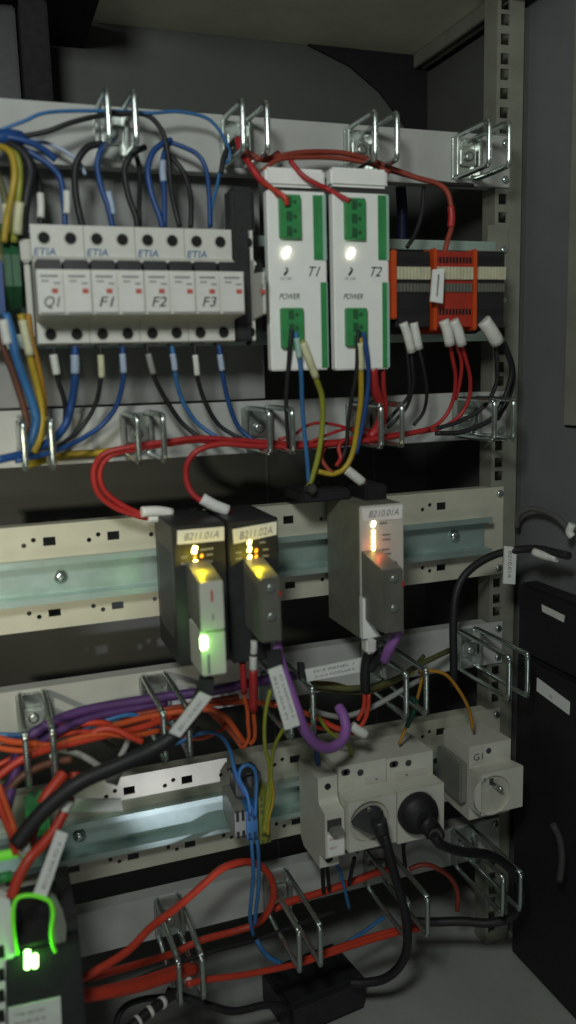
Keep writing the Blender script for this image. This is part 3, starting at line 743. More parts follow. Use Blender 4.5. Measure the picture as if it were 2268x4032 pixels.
# green plastic arch around the port, its LED light put in as emission
MB().tube([D(42, 2400, YD), D(34, 2340, YD), D(33, 2285, YD), D(46, 2258, YD), D(80, 2252, YD), D(112, 2260, YD), D(128, 2272, YD), D(134, 2300, YD), D(129, 2340, YD), D(132, 2375, YD), D(140, 2395, YD)], 1.35, 8, 5).build('green_arch', e_glow, t)
q = [D(122, 2256, YD+2), D(140, 2256, YD+3), D(158, 2290, YD+3), D(167, 2330, YD+3), D(166, 2365, YD+3), D(158, 2398, YD+3), D(143, 2400, YD+3), D(133, 2365, YD+3), D(136, 2310, YD+3), D(133, 2278, YD+3)]
MB().slab(q, 9).build('side_cheek', m_grey, t)
MB().slab([D(-6, 2256, YD+1), D(24, 2262, YD+1), D(33, 2330, YD+1), D(40, 2400, YD+1), D(30, 2412, YD+1), D(14, 2420, YD+1), D(14, 2580, YD+1), D(-10, 2580, YD+1)], 8).build('white_cheek', m_white, t)
s = MB()
for y in (2395, 2452, 2505, 2556):
    q0 = D(6, y, YD); s.box(q0.x-2.5, q0.x+1.3, YD-.4, YD+1.5, q0.z-4, q0.z+4)
s.build('cheek_slot', m_hole, t)
point('device_led_light', (D(80, 2412, YD-6).x, YD-6, D(80, 2412, YD-6).z), 0.016, (0.12, 1, 0.04), 3)
# clear tube ends and green collars of the fibre plugs
t = thing('fibre_plug', 'green lit fibre plug at the left edge above the device', 'plug', D(20, 2150, -130))
MB().tube([D(-12, 2156, -130), D(20, 2150, -130), D(47, 2143, -130)], 3.4, 10, 3).build('green_collar', e_glow, t)  # green light on the collar is likewise put into its emission
MB().lathe(D(47, 2143, -130), (1, 0, .1), [(4.6, 0), (5, 2), (5, 7), (4.2, 8)], 14).build('clear_boot', m_clear, t)
t = thing('fibre_plug', 'lower fibre plug, dull green, at the left edge', 'plug', D(20, 2200, -130))
MB().tube([D(-12, 2212, -130), D(30, 2202, -130)], 3.4, 10, 3).build('green_collar', m_green, t)
MB().lathe(D(58, 2190, -130), (.3, 0, 1), [(1.5, 0), (2.4, 3), (1.4, 6)], 12).build('clear_boot', m_clear, t)
tag(MB().box(D(60, 2010, -70).x, D(118, 2010, -70).x, -90, -60, D(90, 2075, -70).z, D(90, 2000, -70).z, 3).build('module_latch', m_green), 'green plastic latch behind the orange cables at left', 'latch')

# ------------------------------------------------------------------ power brick on the floor
t = brick = thing('power_brick', 'black power brick lying on the cabinet floor', 'power supply', AZ(1260, 3900, ZF))
c0 = AZ(1245, 3900, ZF+18); M4 = Matrix.Translation(c0) @ Matrix.Rotation(math.radians(8), 4, 'Z')
MB().box(-42, 40, -26, 34, -17, 17, 4, M4=M4).build('case', m_black, t)

# black equipment on the side wall, with pale labels
t = thing('wall_box', 'black box on the right side wall with a small pale label', 'box', (XS, -80, -400))
a = AX(2090, 2290, XS-22)
MB().box(XS-22, XS-.3, -150, -22, -395, AX(2140, 2330, XS-22).z, 3).build('case', m_jet, t)
q = [AX(2132, 2380, XS-23), AX(2222, 2424, XS-23), AX(2218, 2450, XS-23), AX(2135, 2408, XS-23)]
MB().slab(q, .6).build('label', m_sleeve, t)
t = thing('wall_box', 'black box low on the right side wall with a large white label', 'box', (XS, -80, -700))
MB().box(XS-20, XS-.3, -170, -18, ZF+3, -397, 3).build('case', m_jet, t)
q = [AX(2114, 2668, XS-21), AX(2242, 2765, XS-21), AX(2240, 2815, XS-21), AX(2112, 2720, XS-21)]
MB().slab(q, .6).build('label', m_paper, t)
text('A2', 'label_print', m_gink, t, q[3]+(q[1]-q[0])*.4+(q[0]-q[3])*.3, q[1]-q[0], q[0]-q[3], height=3, width=5)
tag(MB().box(XS-4, XS-.3, -360, -58, -180, ZC-20, 2).build('door_frame', m_rail), 'grey cabinet door frame at the right picture edge', 'frame')

# ------------------------------------------------------------------ cables
CAB = {}
def cable(label, mt, r, pts, cat='cable', name='cable', group=None, sleeves=(), n=9, parent=None):
    P = []
    fy = (lambda y: -46+(y+46)*.42 if y < -46 else y) if group in ('wires of the power supplies', 'red leads above the white power supplies') else (lambda y: y)
    for p in pts: P.append(D(p[0], p[1], fy(p[2])))
    o = MB().tube(P, r, n, 6).build(name, mt, parent)
    if parent is None: tag(o, label, cat, group)
    for (smt, sr, sp) in sleeves:
        q = [D(p[0], p[1], fy(p[2])) for p in sp]
        MB().tube(q, sr, 10, 4).build('sleeve', smt, o)
    return o
G1 = 'wires looping over the breakers'; G2 = 'wires leaving the breakers below'; G3 = 'red bundle along the second strip'
G4 = 'wires of the power supplies'; G5 = 'orange fibre cables'; G6 = 'purple bus cables'
# over the breakers
cable('thin pale blue wire arching along the top strip from left edge', m_lblue, 1.3, [(-20, 335, -30), (60, 305, -32), (125, 282, -30), (270, 279, -26), (380, 284, -30), (450, 281, -28), (525, 300, -26), (566, 352, -24), (578, 395, -22), (556, 423, -24), (545, 473, -28), (533, 520, -32), (531, 572, -34)], 'wire', 'wire', G1)
cable('dark wire rising from the blue bundle to the first top ring', m_kwire, 1.9, [(-10, 348, -28), (60, 342, -30), (120, 330, -34), (180, 308, -34), (250, 291, -30), (300, 286, -28), (370, 290, -28), (410, 335, -28), (424, 400, -28), (430, 470, -30), (440, 523, -34), (452, 570, -36)], 'wire', 'wire', G1)
cable('thick black wire curving down to the second breaker hole', m_kwire, 2.6, [(258, 362, -28), (225, 368, -30), (203, 390, -32), (189, 425, -32), (190, 483, -34), (198, 530, -36), (208, 572, -36)], 'wire', 'wire', G1)
cable('blue wire with a pale sleeve curving down left of the first top ring', m_blue, 2.2, [(285, 352, -26), (262, 366, -30), (249, 390, -32), (245, 423, -32), (256, 475, -34), (272, 520, -36), (284, 572, -36)], 'wire', 'wire', G1, [(m_bsleeve, 2.5, [(272, 483, -34.5), (280, 514, -35.6), (284, 540, -36)])])
cable('black wire curving down to the fourth breaker hole', m_kwire, 2.3, [(365, 370, -26), (340, 382, -30), (322, 402, -32), (313, 433, -32), (324, 495, -34), (342, 545, -36), (346, 572, -36)], 'wire', 'wire', G1)
cable('black wire hanging behind the first top ring', m_kwire, 1.8, [(330, 365, -14), (345, 400, -16), (352, 450, -20), (350, 520, -30), (352, 572, -34)], 'wire', 'wire', G1)
cable('dark blue wire curving down to the fifth breaker hole', m_blue, 2.3, [(430, 352, -24), (402, 366, -28), (382, 388, -30), (372, 430, -32), (382, 490, -34), (402, 545, -36), (408, 572, -36)], 'wire', 'wire', G1)
cable('blue wire with a pale sleeve dropping straight right of the first top ring', m_blue, 2.0, [(425, 360, -20), (412, 390, -24), (408, 430, -26), (413, 483, -30), (414, 572, -35)], 'wire', 'wire', G1, [(m_bsleeve, 2.6, [(410, 405, -24.6), (409, 432, -26.3), (412, 458, -28)])])
cable('black wire curving right and down to the seventh breaker hole', m_kwire, 2.0, [(415, 375, -20), (440, 405, -24), (462, 435, -26), (478, 485, -30), (481, 530, -34), (480, 572, -36)], 'wire', 'wire', G1)
cable('blue wire arching right above the breakers to the last hole', m_blue, 1.8, [(415, 355, -22), (452, 366, -24), (496, 388, -26), (518, 425, -28), (526, 490, -32), (528, 572, -36)], 'wire', 'wire', G1)
cable('blue wire ending in a white sleeve beside the first breaker hole', m_blue, 2.2, [(-10, 358, -26), (40, 368, -28), (90, 392, -30), (128, 418, -32), (152, 450, -32), (160, 500, -34), (164, 572, -36)], 'wire', 'wire', G1, [(m_sleeve, 2.6, [(168, 480, -38), (169, 510, -38), (168, 538, -38)])])
cable('dark wire with a white sleeve over the first breaker hole', m_kwire, 1.8, [(-10, 366, -24), (40, 378, -26), (78, 405, -28), (96, 450, -30), (101, 500, -32), (103, 572, -34)], 'wire', 'wire', G1, [(m_sleeve, 2.7, [(101, 487, -34), (103, 515, -35), (102, 548, -36)])])
cable('thick black cable dropping left of the breakers', m_kwire, 3.6, [(-10, 356, -30), (30, 366, -36), (62, 390, -40), (78, 430, -42), (70, 480, -44), (62, 530, -44), (56, 600, -42)], 'cable', 'cable', G1)
cable('dim blue wire crossing the left end of the top strip', m_blue, 2.4, [(-20, 352, -34), (20, 346, -36), (70, 356, -36), (110, 376, -34), (140, 402, -32)], 'wire', 'wire', G1)
cable('pale violet wire over the left of the top strip', m_bsleeve, 1.4, [(60, 352, -18), (110, 358, -18), (160, 378, -20), (200, 410, -22), (215, 440, -24)], 'wire', 'wire', G1)
cable('thick blue bundle entering at the left edge under the top strip', m_blue, 5.5, [(-30, 350, -34), (0, 347, -34), (28, 345, -32), (52, 350, -28)], 'cable', 'cable', G1)
cable('yellow wire with an orange top dropping at the left edge', m_yel, 2.4, [(-12, 366, -44), (18, 376, -48), (32, 398, -50), (37, 440, -52), (30, 490, -52), (16, 560, -50), (10, 610, -50)], 'wire', 'wire')
cable('green yellow wire beside the yellow one at the left edge', m_ygr, 2.4, [(5, 372, -40), (38, 388, -46), (49, 425, -48), (48, 480, -50), (40, 560, -48), (34, 610, -46)], 'wire', 'wire', None, [(m_csleeve, 3.2, [(50, 510, -50.5), (46, 545, -50.5), (44, 590, -49)])])
cable('dull green yellow wire at the very left edge', m_olive, 2.4, [(-10, 430, -40), (8, 480, -44), (16, 530, -46), (12, 600, -46)], 'wire', 'wire', None, [(m_csleeve, 3, [(14, 515, -46), (18, 545, -47), (14, 585, -47)])])
# below, at the left
cable('brown wire bending down at the left edge below the terminals', m_brown, 2.6, [(0, 800, -48), (6, 866, -48), (32, 936, -46), (56, 1010, -44), (68, 1065, -44), (68, 1110, -46)], 'wire', 'wire')
cable('bright blue wire bending down at the left below the terminals', m_lblue, 3.2, [(14, 790, -50), (27, 830, -52), (40, 895, -52), (62, 960, -50), (84, 1020, -48), (90, 1065, -48), (78, 1110, -50), (60, 1145, -52)], 'wire', 'wire', None, [(m_sleeve, 3.5, [(8, 806, -52), (14, 840, -53), (20, 866, -53)])])
cable('yellow wire bending down at the left below the terminals', m_yel, 2.7, [(52, 790, -46), (66, 850, -46), (80, 915, -46), (98, 985, -44), (106, 1045, -44), (100, 1100, -48), (84, 1140, -52)], 'wire', 'wire', None, [(m_csleeve, 3.1, [(56, 806, -47), (66, 850, -47.5), (76, 895, -47.5)])])
cable('orange yellow wire close to the first breaker, bending down', m_ogr, 2.2, [(70, 790, -42), (78, 850, -42), (94, 912, -42), (106, 975, -40), (111, 1040, -40), (104, 1100, -44)], 'wire', 'wire')
cable('yellow wires lying flat on the second strip at the left', m_yel, 3.0, [(60, 1175, -16), (100, 1160, -10), (170, 1146, -6), (260, 1138, -6), (330, 1128, -6)], 'wire', 'wire')
# breaker outputs
cable('black wire with a white sleeve under the first breaker hole', m_kwire, 1.9, [(136, 868, -42), (138, 900, -42), (146, 955, -40), (160, 1000, -36), (165, 1040, -30), (155, 1090, -34), (110, 1126, -40)], 'wire', 'wire', G2, [(m_sleeve, 2.9, [(134, 892, -43.5), (138, 915, -43.5), (143, 942, -43)])])
cable('thick dark blue wire under the second breaker hole', m_blue, 3.0, [(189, 866, -42), (189, 910, -42), (189, 950, -40), (181, 1010, -34), (166, 1066, -32), (132, 1106, -38), (70, 1138, -50), (-10, 1158, -60)], 'wire', 'wire', G2, [(m_bsleeve, 3.2, [(188, 893, -42.5), (189, 915, -42.5), (189, 940, -42)])])
cable('black wire with a cream sleeve under the third breaker hole', m_kwire, 1.7, [(252, 868, -42), (255, 920, -42), (252, 965, -40), (241, 1015, -34), (215, 1062, -30), (180, 1098, -32), (140, 1128, -40)], 'wire', 'wire', G2, [(m_csleeve, 2.5, [(253, 893, -43), (255, 920, -43), (256, 950, -42.5)])])
cable('blue wire under the fourth breaker hole', m_blue, 1.9, [(308, 866, -42), (310, 920, -42), (309, 960, -40), (294, 1018, -34), (262, 1064, -30), (215, 1098, -32), (140, 1134, -42), (40, 1160, -56)], 'wire', 'wire', G2, [(m_bsleeve, 2.5, [(308, 890, -42.5), (310, 915, -42.5), (311, 938, -42)])])
cable('grey black wire under the fifth breaker hole', m_kwire, 1.9, [(370, 868, -42), (379, 920, -42), (395, 965, -38), (424, 1016, -32), (458, 1064, -28), (505, 1104, -34)], 'wire', 'wire', G2, [(m_gwire, 2.4, [(373, 890, -43), (379, 915, -42.6), (386, 940, -41)])])
cable('blue wire under the sixth breaker hole', m_lblue, 1.8, [(432, 866, -42), (439, 920, -42), (445, 965, -38), (463, 1016, -32), (496, 1064, -28), (545, 1100, -34)], 'wire', 'wire', G2, [(m_bsleeve, 2.4, [(434, 890, -42.6), (438, 912, -42.6), (440, 932, -42)])])
cable('black wire with a pale sleeve under the seventh breaker hole', m_kwire, 1.8, [(490, 868, -42), (494, 920, -42), (499, 960, -38), (518, 1016, -32), (552, 1070, -28), (605, 1104, -34)], 'wire', 'wire', G2, [(m_sleeve, 2.3, [(491, 893, -43), (494, 920, -42.8), (496, 944, -42)])])
cable('blue wire under the eighth breaker hole', m_blue, 1.9, [(550, 866, -42), (558, 915, -42), (562, 955, -38), (576, 1016, -32), (600, 1074, -28), (640, 1110, -34)], 'wire', 'wire', G2, [(m_bsleeve, 2.4, [(553, 892, -42.6), (556, 912, -42.6), (559, 932, -42)])])
# red bundle
cable('red cable looping down at the left to a pair of white tags', m_red, 2.3, [(1010, 1092, -36), (930, 1102, -38), (839, 1112, -40), (725, 1116, -42), (600, 1108, -42), (500, 1102, -42), (430, 1110, -42), (330, 1124, -42), (265, 1140, -40), (240, 1170, -36), (236, 1205, -34), (250, 1245, -32), (292, 1278, -30), (350, 1299, -28), (400, 1306, -26)], 'cable', 'cable', G3, [(m_paper, 4.2, [(356, 1288, -33), (395, 1286, -32), (432, 1291, -30)]), (m_paper, 3.6, [(372, 1304, -30), (405, 1303, -29), (436, 1303, -28)])])
cable('red cable just inside the first loop', m_red, 2.2, [(960, 1106, -34), (839, 1118, -37), (725, 1124, -40), (600, 1118, -40), (500, 1108, -40), (430, 1116, -40), (340, 1130, -40), (282, 1144, -38), (256, 1172, -35), (252, 1206, -33), (268, 1240, -31), (310, 1272, -29), (366, 1298, -27)], 'cable', 'cable', G3)
cable('red cable looping down in the middle to the black module', m_red, 2.4, [(1079, 1080, -36), (1000, 1096, -40), (900, 1110, -44), (760, 1122, -46), (640, 1122, -46), (560, 1116, -46), (500, 1132, -46), (474, 1160, -44), (468, 1190, -42), (474, 1224, -42), (492, 1250, -44), (520, 1266, -46), (580, 1288, -50)], 'cable', 'cable', G3, [(m_paper, 4.6, [(508, 1254, -48), (540, 1272, -50), (574, 1285, -52)])])
cable('thin red wire arching over the red bundle', m_red, 1.3, [(700, 1106, -40), (739, 1094, -42), (770, 1072, -42), (804, 1064, -42), (849, 1070, -42), (900, 1086, -40), (940, 1100, -38)], 'wire', 'wire', G3)
cable('thin red wire rising from the bundle toward the power supplies', m_red, 1.3, [(760, 1120, -42), (810, 1100, -44), (845, 1086, -44), (880, 1078, -40), (930, 1082, -36)], 'wire', 'wire', G3)
cable('red wire dropping from the bundle beside the black wire', m_red, 1.8, [(900, 1102, -46), (864, 1108, -48), (852, 1128, -50), (857, 1152, -52), (846, 1172, -54)], 'wire', 'wire', G3)
cable('dark red wire dropping behind the yellow green one', m_rust, 1.8, [(850, 1112, -40), (820, 1124, -42), (808, 1150, -44), (822, 1176, -46), (838, 1190, -48)], 'wire', 'wire', G3)
cable('thick red cable under the second power supply', m_red, 4.0, [(938, 925, -60), (943, 975, -54), (957, 1020, -46), (957, 1060, -40), (938, 1092, -36), (910, 1110, -34)], 'cable', 'cable', G3)
cable('red cable beside the thick one under the second power supply', m_red, 2.0, [(964, 925, -58), (965, 975, -52), (970, 1020, -44), (966, 1062, -38), (948, 1096, -34)], 'cable', 'cable', G3)
cable('left red wire of the pair under the red relay block', m_red, 1.7, [(1128, 850, -60), (1138, 900, -54), (1146, 950, -46), (1140, 1005, -38), (1118, 1050, -34), (1080, 1078, -34), (1010, 1094, -36)], 'wire', 'wire', G3)
cable('right red wire of the pair under the red relay block', m_red, 1.7, [(1155, 850, -60), (1172, 905, -54), (1183, 955, -46), (1178, 1008, -38), (1152, 1050, -34), (1105, 1078, -34), (1040, 1090, -36)], 'wire', 'wire', G3)
cable('middle red wire hanging from the red relay block', m_red, 1.6, [(1142, 850, -58), (1160, 905, -52), (1158, 955, -45), (1146, 1005, -37)], 'wire', 'wire', G3)
for i, (x0p, x1p, lab) in enumerate(((1112, 1136, 'white sleeve over the left red wire below the red relay'), (1136, 1166, 'white sleeve over the right red wire below the red relay'))):
    tag(MB().tube([D(x0p+4, 806, -66), D((x0p+x1p)/2+1, 832, -66), D(x1p-4, 868, -64)], 4.3, 10, 3).build('wire_sleeve', m_sleeve), lab, 'sleeve', 'white sleeves below the relays')
for lab, pp in (('white sleeve left below the black relay block', [(1014, 812, -62), (1024, 840, -62), (1036, 886, -60)]), ('white sleeve right below the black relay block', [(1040, 812, -60), (1046, 840, -60), (1054, 878, -58)]), ('wide white sleeve below the last relay next to the upright', [(1216, 806, -62), (1234, 832, -62), (1252, 862, -60)])):
    tag(MB().tube([D(*p) for p in pp], 6.0 if 'wide' in lab else 3.6, 10, 3).build('wire_sleeve', m_sleeve), lab, 'sleeve', 'white sleeves below the relays')
cable('black wire in the left sleeve below the black relay', m_kwire, 1.5, [(1034, 880, -58), (1038, 930, -54), (1040, 966, -48), (1026, 1018, -38), (1000, 1052, -32), (975, 1076, -30)], 'wire', 'wire', G3)
cable('black wire in the right sleeve below the black relay', m_kwire, 1.5, [(1054, 878, -58), (1066, 930, -54), (1074, 985, -46), (1066, 1035, -36), (1040, 1070, -32)], 'wire', 'wire', G3)
cable('black wire behind the pair below the black relay', m_kwire, 1.5, [(1024, 880, -50), (1030, 950, -44), (1028, 995, -38), (1000, 1030, -32), (970, 1064, -28)], 'wire', 'wire', G3)
cable('black wire bending left beside the last strip ring', m_kwire, 1.9, [(1247, 858, -54), (1250, 920, -50), (1248, 966, -46), (1218, 1022, -40), (1156, 1060, -36), (1090, 1080, -34)], 'wire', 'wire', G3)
cable('black wire curving along the upright to the second strip', m_kwire, 2.2, [(1262, 858, -54), (1282, 905, -48), (1286, 945, -44), (1266, 1008, -40), (1234, 1056, -38), (1164, 1086, -36), (1096, 1090, -34)], 'wire', 'wire', G3)
cable('outermost black wire on the upright beside the last relay', m_kwire, 1.6, [(1270, 862, -50), (1290, 915, -40), (1292, 960, -34), (1278, 1010, -32), (1252, 1056, -34)], 'wire', 'wire', G3)
# power supply outputs
cable('black wire from the lower terminal of the first power supply', m_kwire, 1.7, [(734, 830, -106), (729, 870, -104), (726, 916, -96), (720, 991, -80), (722, 1066, -62), (726, 1125, -52)], 'wire', 'wire', G4)
cable('blue wire from the lower terminal of the first power supply', m_lblue, 1.8, [(744, 836, -106), (752, 890, -104), (758, 950, -96), (760, 1010, -82), (766, 1091, -64), (773, 1160, -56), (776, 1212, -52)], 'wire', 'wire', G4, [(m_teal, 2.4, [(746, 850, -107), (750, 875, -106.5), (753, 900, -105)])])
cable('yellow green wire with a cream sleeve from the first power supply', m_ygr, 2.3, [(760, 856, -106), (776, 900, -106), (797, 958, -96), (810, 1000, -84), (811, 1066, -68), (802, 1140, -58), (786, 1200, -54), (774, 1228, -52)], 'wire', 'wire', G4, [(m_csleeve, 3.0, [(762, 862, -107), (778, 905, -107), (795, 950, -98)])])
cable('black wire from the lower terminal of the second power supply', m_kwire, 1.7, [(902, 830, -106), (899, 880, -104), (897, 935, -94), (885, 1000, -76), (876, 1066, -60), (871, 1121, -52), (855, 1176, -50)], 'wire', 'wire', G4)
cable('orange yellow wire from the second power supply curving left', m_yel, 2.3, [(906, 850, -105), (908, 935, -94), (908, 1000, -78), (900, 1066, -62), (888, 1136, -54), (868, 1176, -52), (838, 1192, -50), (800, 1186, -46)], 'wire', 'wire', G4, [(m_csleeve, 2.7, [(905, 862, -106.5), (907, 900, -101), (908, 930, -96)])])
cable('blue wire from the lower terminal of the second power supply', m_blue, 1.9, [(914, 836, -106), (922, 884, -104), (927, 945, -92), (921, 1016, -76), (909, 1081, -60), (896, 1141, -52)], 'wire', 'wire', G4)
t_ = cable('red wire stub in a white sleeve above the grey module', m_rust, 2.2, [(862, 1174, -44), (890, 1194, -46), (926, 1226, -48)], 'wire', 'wire', G4, [(m_sleeve, 4.2, [(870, 1180, -45.5), (890, 1196, -46.5), (912, 1214, -47.5)])])
# red leads over the power supplies
G7 = 'red leads above the white power supplies'
cable('pale red lead slanting from the second top ring to the first supply', m_red, 2.6, [(598, 350, -24), (606, 382, -34), (626, 410, -48), (652, 448, -62), (690, 482, -84), (722, 503, -104)], 'wire', 'wire', G7)
cable('dull red lead arching right along the top strip', m_rust, 2.2, [(640, 400, -40), (690, 396, -38), (740, 386, -34), (800, 382, -30), (870, 386, -30), (930, 402, -32), (985, 424, -36), (1045, 446, -40), (1100, 462, -44), (1126, 485, -46), (1136, 530, -48), (1136, 570, -52), (1126, 605, -58), (1118, 640, -62)], 'wire', 'wire', G7)
cable('brownish lead below the dull red arch', m_rust, 1.8, [(660, 430, -50), (700, 402, -46), (760, 396, -42), (850, 398, -38), (930, 412, -38), (980, 434, -40)], 'wire', 'wire', G7)
cable('black lead running right under the third top ring', m_kwire, 1.7, [(930, 412, -28), (990, 432, -30), (1050, 448, -32), (1120, 462, -34), (1190, 466, -34)], 'wire', 'wire', G7)
cable('red lead crossing down between the two power supplies', m_red, 2.0, [(730, 404, -58), (760, 440, -72), (795, 462, -78), (822, 474, -76), (846, 488, -88), (880, 506, -104)], 'wire', 'wire', G7)
cable('dark red lead behind the second top ring', m_rust, 2.2, [(700, 385, -20), (672, 402, -26), (650, 398, -28), (625, 385, -26), (610, 370, -20)], 'wire', 'wire', G7)
cable('orange red lead entering the first supply terminal', m_ror, 1.8, [(662, 460, -76), (690, 478, -96), (716, 496, -108), (722, 516, -106)], 'wire', 'wire', G7)
cable('dark lead left of the second top ring', m_kwire, 2.0, [(592, 352, -18), (572, 375, -22), (562, 400, -24), (556, 436, -26)], 'wire', 'wire', G7)
cable('red sleeve around the lead at the upright side', m_red, 3.0, [(1134, 520, -49), (1136, 545, -50.5), (1134, 572, -52.5)], 'sleeve', 'lead_sleeve', G7)
cable('black clip lead in front of the rail above the black relay', m_kwire, 1.8, [(1066, 470, -30), (1062, 530, -34), (1046, 585, -38), (1024, 622, -42)], 'wire', 'wire')
cable('dark blue cable hanging right of the second power supply', mat('navy_cable', (0.008, 0.015, 0.06), .5), 5, [(1008, 470, 60), (1012, 540, 60), (1010, 620, 55)], 'cable', 'cable')

c0, c1 = D(752, 1264, -40), D(872, 1208, -40)
t = thing('connector_block', 'black connector block above the middle rail panel taking the yellow green wire', 'connector block', (c0.x, -3, c0.z))
MB().box(c0.x, c1.x, -48, -3, c0.z, c1.z-6, 1.5).build('body', m_jet, t)
MB().box(D(768, 1225, -48).x, D(786, 1225, -48).x, -58, -44, D(776, 1240, -50).z, D(776, 1216, -50).z, 1.5).build('plug_cap', m_char, t)
c2, c3 = D(905, 1264, -50), D(958, 1214, -50)
tag(MB().box(c2.x, c3.x, -62, -20, c2.z, c3.z, 1.5).build('connector_plug', m_jet), 'black plug on top of the grey module taking the white sleeved red wire', 'plug')
# ---- third strip region
cable('purple bus cable sweeping from the left edge to the middle plug', m_dpur, 4.0, [(-15, 2010, -60), (22, 1950, -60), (60, 1868, -58), (130, 1818, -52), (216, 1787, -44), (309, 1770, -40), (420, 1752, -40), (520, 1740, -44), (613, 1722, -48), (690, 1706, -46), (745, 1698, -40)], 'cable', 'cable', G6)
cable('thick purple bus cable hanging in a loop from the dark plug', m_pur, 4.3, [(693, 1610, -112), (698, 1640, -114), (712, 1690, -116), (730, 1740, -118), (748, 1790, -118), (766, 1836, -114), (795, 1872, -106), (828, 1882, -98), (858, 1866, -88), (870, 1835, -80), (864, 1800, -72), (852, 1778, -64)], 'cable', 'cable', G6)
cable('short purple bus cable leaving the plug of the grey module', m_pur, 4.2, [(1002, 1586, -112), (990, 1612, -110), (978, 1636, -104), (968, 1660, -94)], 'cable', 'cable', G6)
cable('dark purple cable at the lower left edge', m_dpur, 4.0, [(48, 1905, -70), (34, 1960, -80), (22, 2010, -90), (10, 2060, -96)], 'cable', 'cable', G6)
cable('purple cable beside the white cheek of the device', m_dpur, 4.0, [(30, 2270, -110), (44, 2320, -112), (62, 2370, -112), (74, 2410, -110)], 'cable', 'cable', G6)
cable('orange fibre cable running from the left edge over the third strip', m_or, 2.6, [(-15, 1854, -66), (31, 1866, -66), (77, 1870, -66), (139, 1876, -66), (216, 1858, -62), (262, 1836, -58), (309, 1820, -54), (370, 1804, -50), (450, 1790, -50), (511, 1784, -52), (545, 1790, -54), (575, 1814, -58), (597, 1845, -60), (612, 1866, -60)], 'cable', 'cable', G5)
cable('red orange fibre cable rising from the lower left edge', m_ror, 3.0, [(-15, 1962, -80), (10, 1942, -80), (40, 1920, -78), (77, 1900, -76), (123, 1884, -72), (185, 1868, -68), (262, 1850, -64), (320, 1840, -60), (380, 1822, -54), (430, 1800, -48)], 'cable', 'cable', G5)
cable('red orange cable end pointing right above the black cable', m_ror, 2.6, [(200, 1866, -64), (250, 1836, -66), (290, 1836, -68), (325, 1852, -70), (358, 1866, -70)], 'cable', 'cable', G5)
cable('short orange red piece above the cable crossing', m_ror, 2.6, [(150, 1830, -50), (190, 1822, -50), (250, 1818, -50), (280, 1824, -48)], 'cable', 'cable', G5)
cable('orange cable behind the big white tag', m_or, 2.4, [(440, 1802, -42), (500, 1776, -40), (560, 1768, -38), (620, 1766, -38), (680, 1772, -40), (740, 1786, -42), (798, 1806, -46), (840, 1832, -50)], 'cable', 'cable', G5)
cable('dull orange cable slanting down behind the blue wire', m_or, 2.6, [(530, 1790, -44), (560, 1818, -46), (588, 1848, -48), (612, 1880, -50)], 'cable', 'cable', G5)
cable('left orange wire of the pair with red boots under the second module', m_or, 1.6, [(612, 1660, -78), (613, 1740, -74), (622, 1786, -72), (624, 1822, -72), (626, 1856, -72), (612, 1882, -70)], 'wire', 'wire', G5, [(m_red, 2.6, [(610, 1664, -79), (612, 1700, -77), (614, 1742, -75)])])
cable('right orange wire of the pair with red boots under the second module', m_or, 1.6, [(636, 1680, -86), (637, 1740, -84), (638, 1795, -82), (641, 1828, -80), (640, 1858, -78), (630, 1872, -76)], 'wire', 'wire', G5, [(m_red, 3.4, [(637, 1684, -87), (637, 1730, -86), (637, 1788, -83.5)]), (m_sleeve, 3.0, [(637, 1652, -88), (637, 1668, -88), (637, 1684, -87.5)]), (m_sleeve, 2.8, [(639, 1612, -90), (639, 1628, -90), (638, 1644, -89)])])
cable('tall striped yellow green wire left above the earth block', m_ygr, 1.7, [(680, 1735, -60), (668, 1790, -62), (665, 1840, -62), (668, 1885, -62), (676, 1915, -60), (678, 1960, -58), (671, 2025, -58), (664, 2095, -60)], 'wire', 'wire', 'earth wires above the lower rail')
cable('striped yellow green wire joining from under the white tag', m_ygr, 1.5, [(722, 1822, -80), (708, 1842, -76), (692, 1874, -70), (684, 1912, -64), (682, 1958, -62), (680, 2005, -60), (670, 2055, -60), (668, 2095, -60)], 'wire', 'wire', 'earth wires above the lower rail')
cable('yellow wire bowing right beside the earth block', m_yel, 1.3, [(679, 1935, -61), (684, 1968, -62), (688, 1998, -62), (684, 2028, -62), (676, 2060, -62), (674, 2100, -61)], 'wire', 'wire', 'earth wires above the lower rail')
GB = 'blue wires of the blue terminal block'
cable('blue wire arching from the third strip to the blue terminals', m_lblue, 1.6, [(440, 1872, -62), (484, 1852, -64), (525, 1842, -64), (558, 1854, -64), (578, 1886, -62), (586, 1918, -60), (594, 1946, -58), (608, 1970, -57), (622, 2000, -57), (630, 2045, -57)], 'wire', 'wire', GB)
cable('blue wire tied in a small loop above the blue terminals', m_lblue, 1.6, [(605, 1970, -58), (601, 1950, -59), (607, 1932, -60), (623, 1924, -60), (639, 1934, -60), (645, 1960, -59), (644, 2004, -58), (642, 2052, -57)], 'wire', 'wire', GB)
cable('dark blue wire hanging inside the loop above the blue terminals', m_blue, 1.6, [(584, 1905, -52), (592, 1950, -54), (612, 1990, -55), (634, 2030, -56), (636, 2054, -57)], 'wire', 'wire', GB)
cable('left blue wire hanging down from the blue terminals', m_lblue, 1.7, [(632, 2112, -55), (635, 2150, -56), (637, 2202, -58), (632, 2262, -58), (629, 2310, -56), (637, 2352, -50)], 'wire', 'wire', GB)
cable('right blue wire hanging down from the blue terminals', m_lblue, 1.7, [(646, 2112, -55), (650, 2150, -56), (650, 2232, -58), (644, 2288, -57), (641, 2325, -54)], 'wire', 'wire', GB)
cable('light blue wire end on the floor beside the brick', m_lblue, 2.2, [(646, 2366, -50), (660, 2390, -52), (680, 2410, -54), (706, 2422, -54)], 'wire', 'wire', GB)
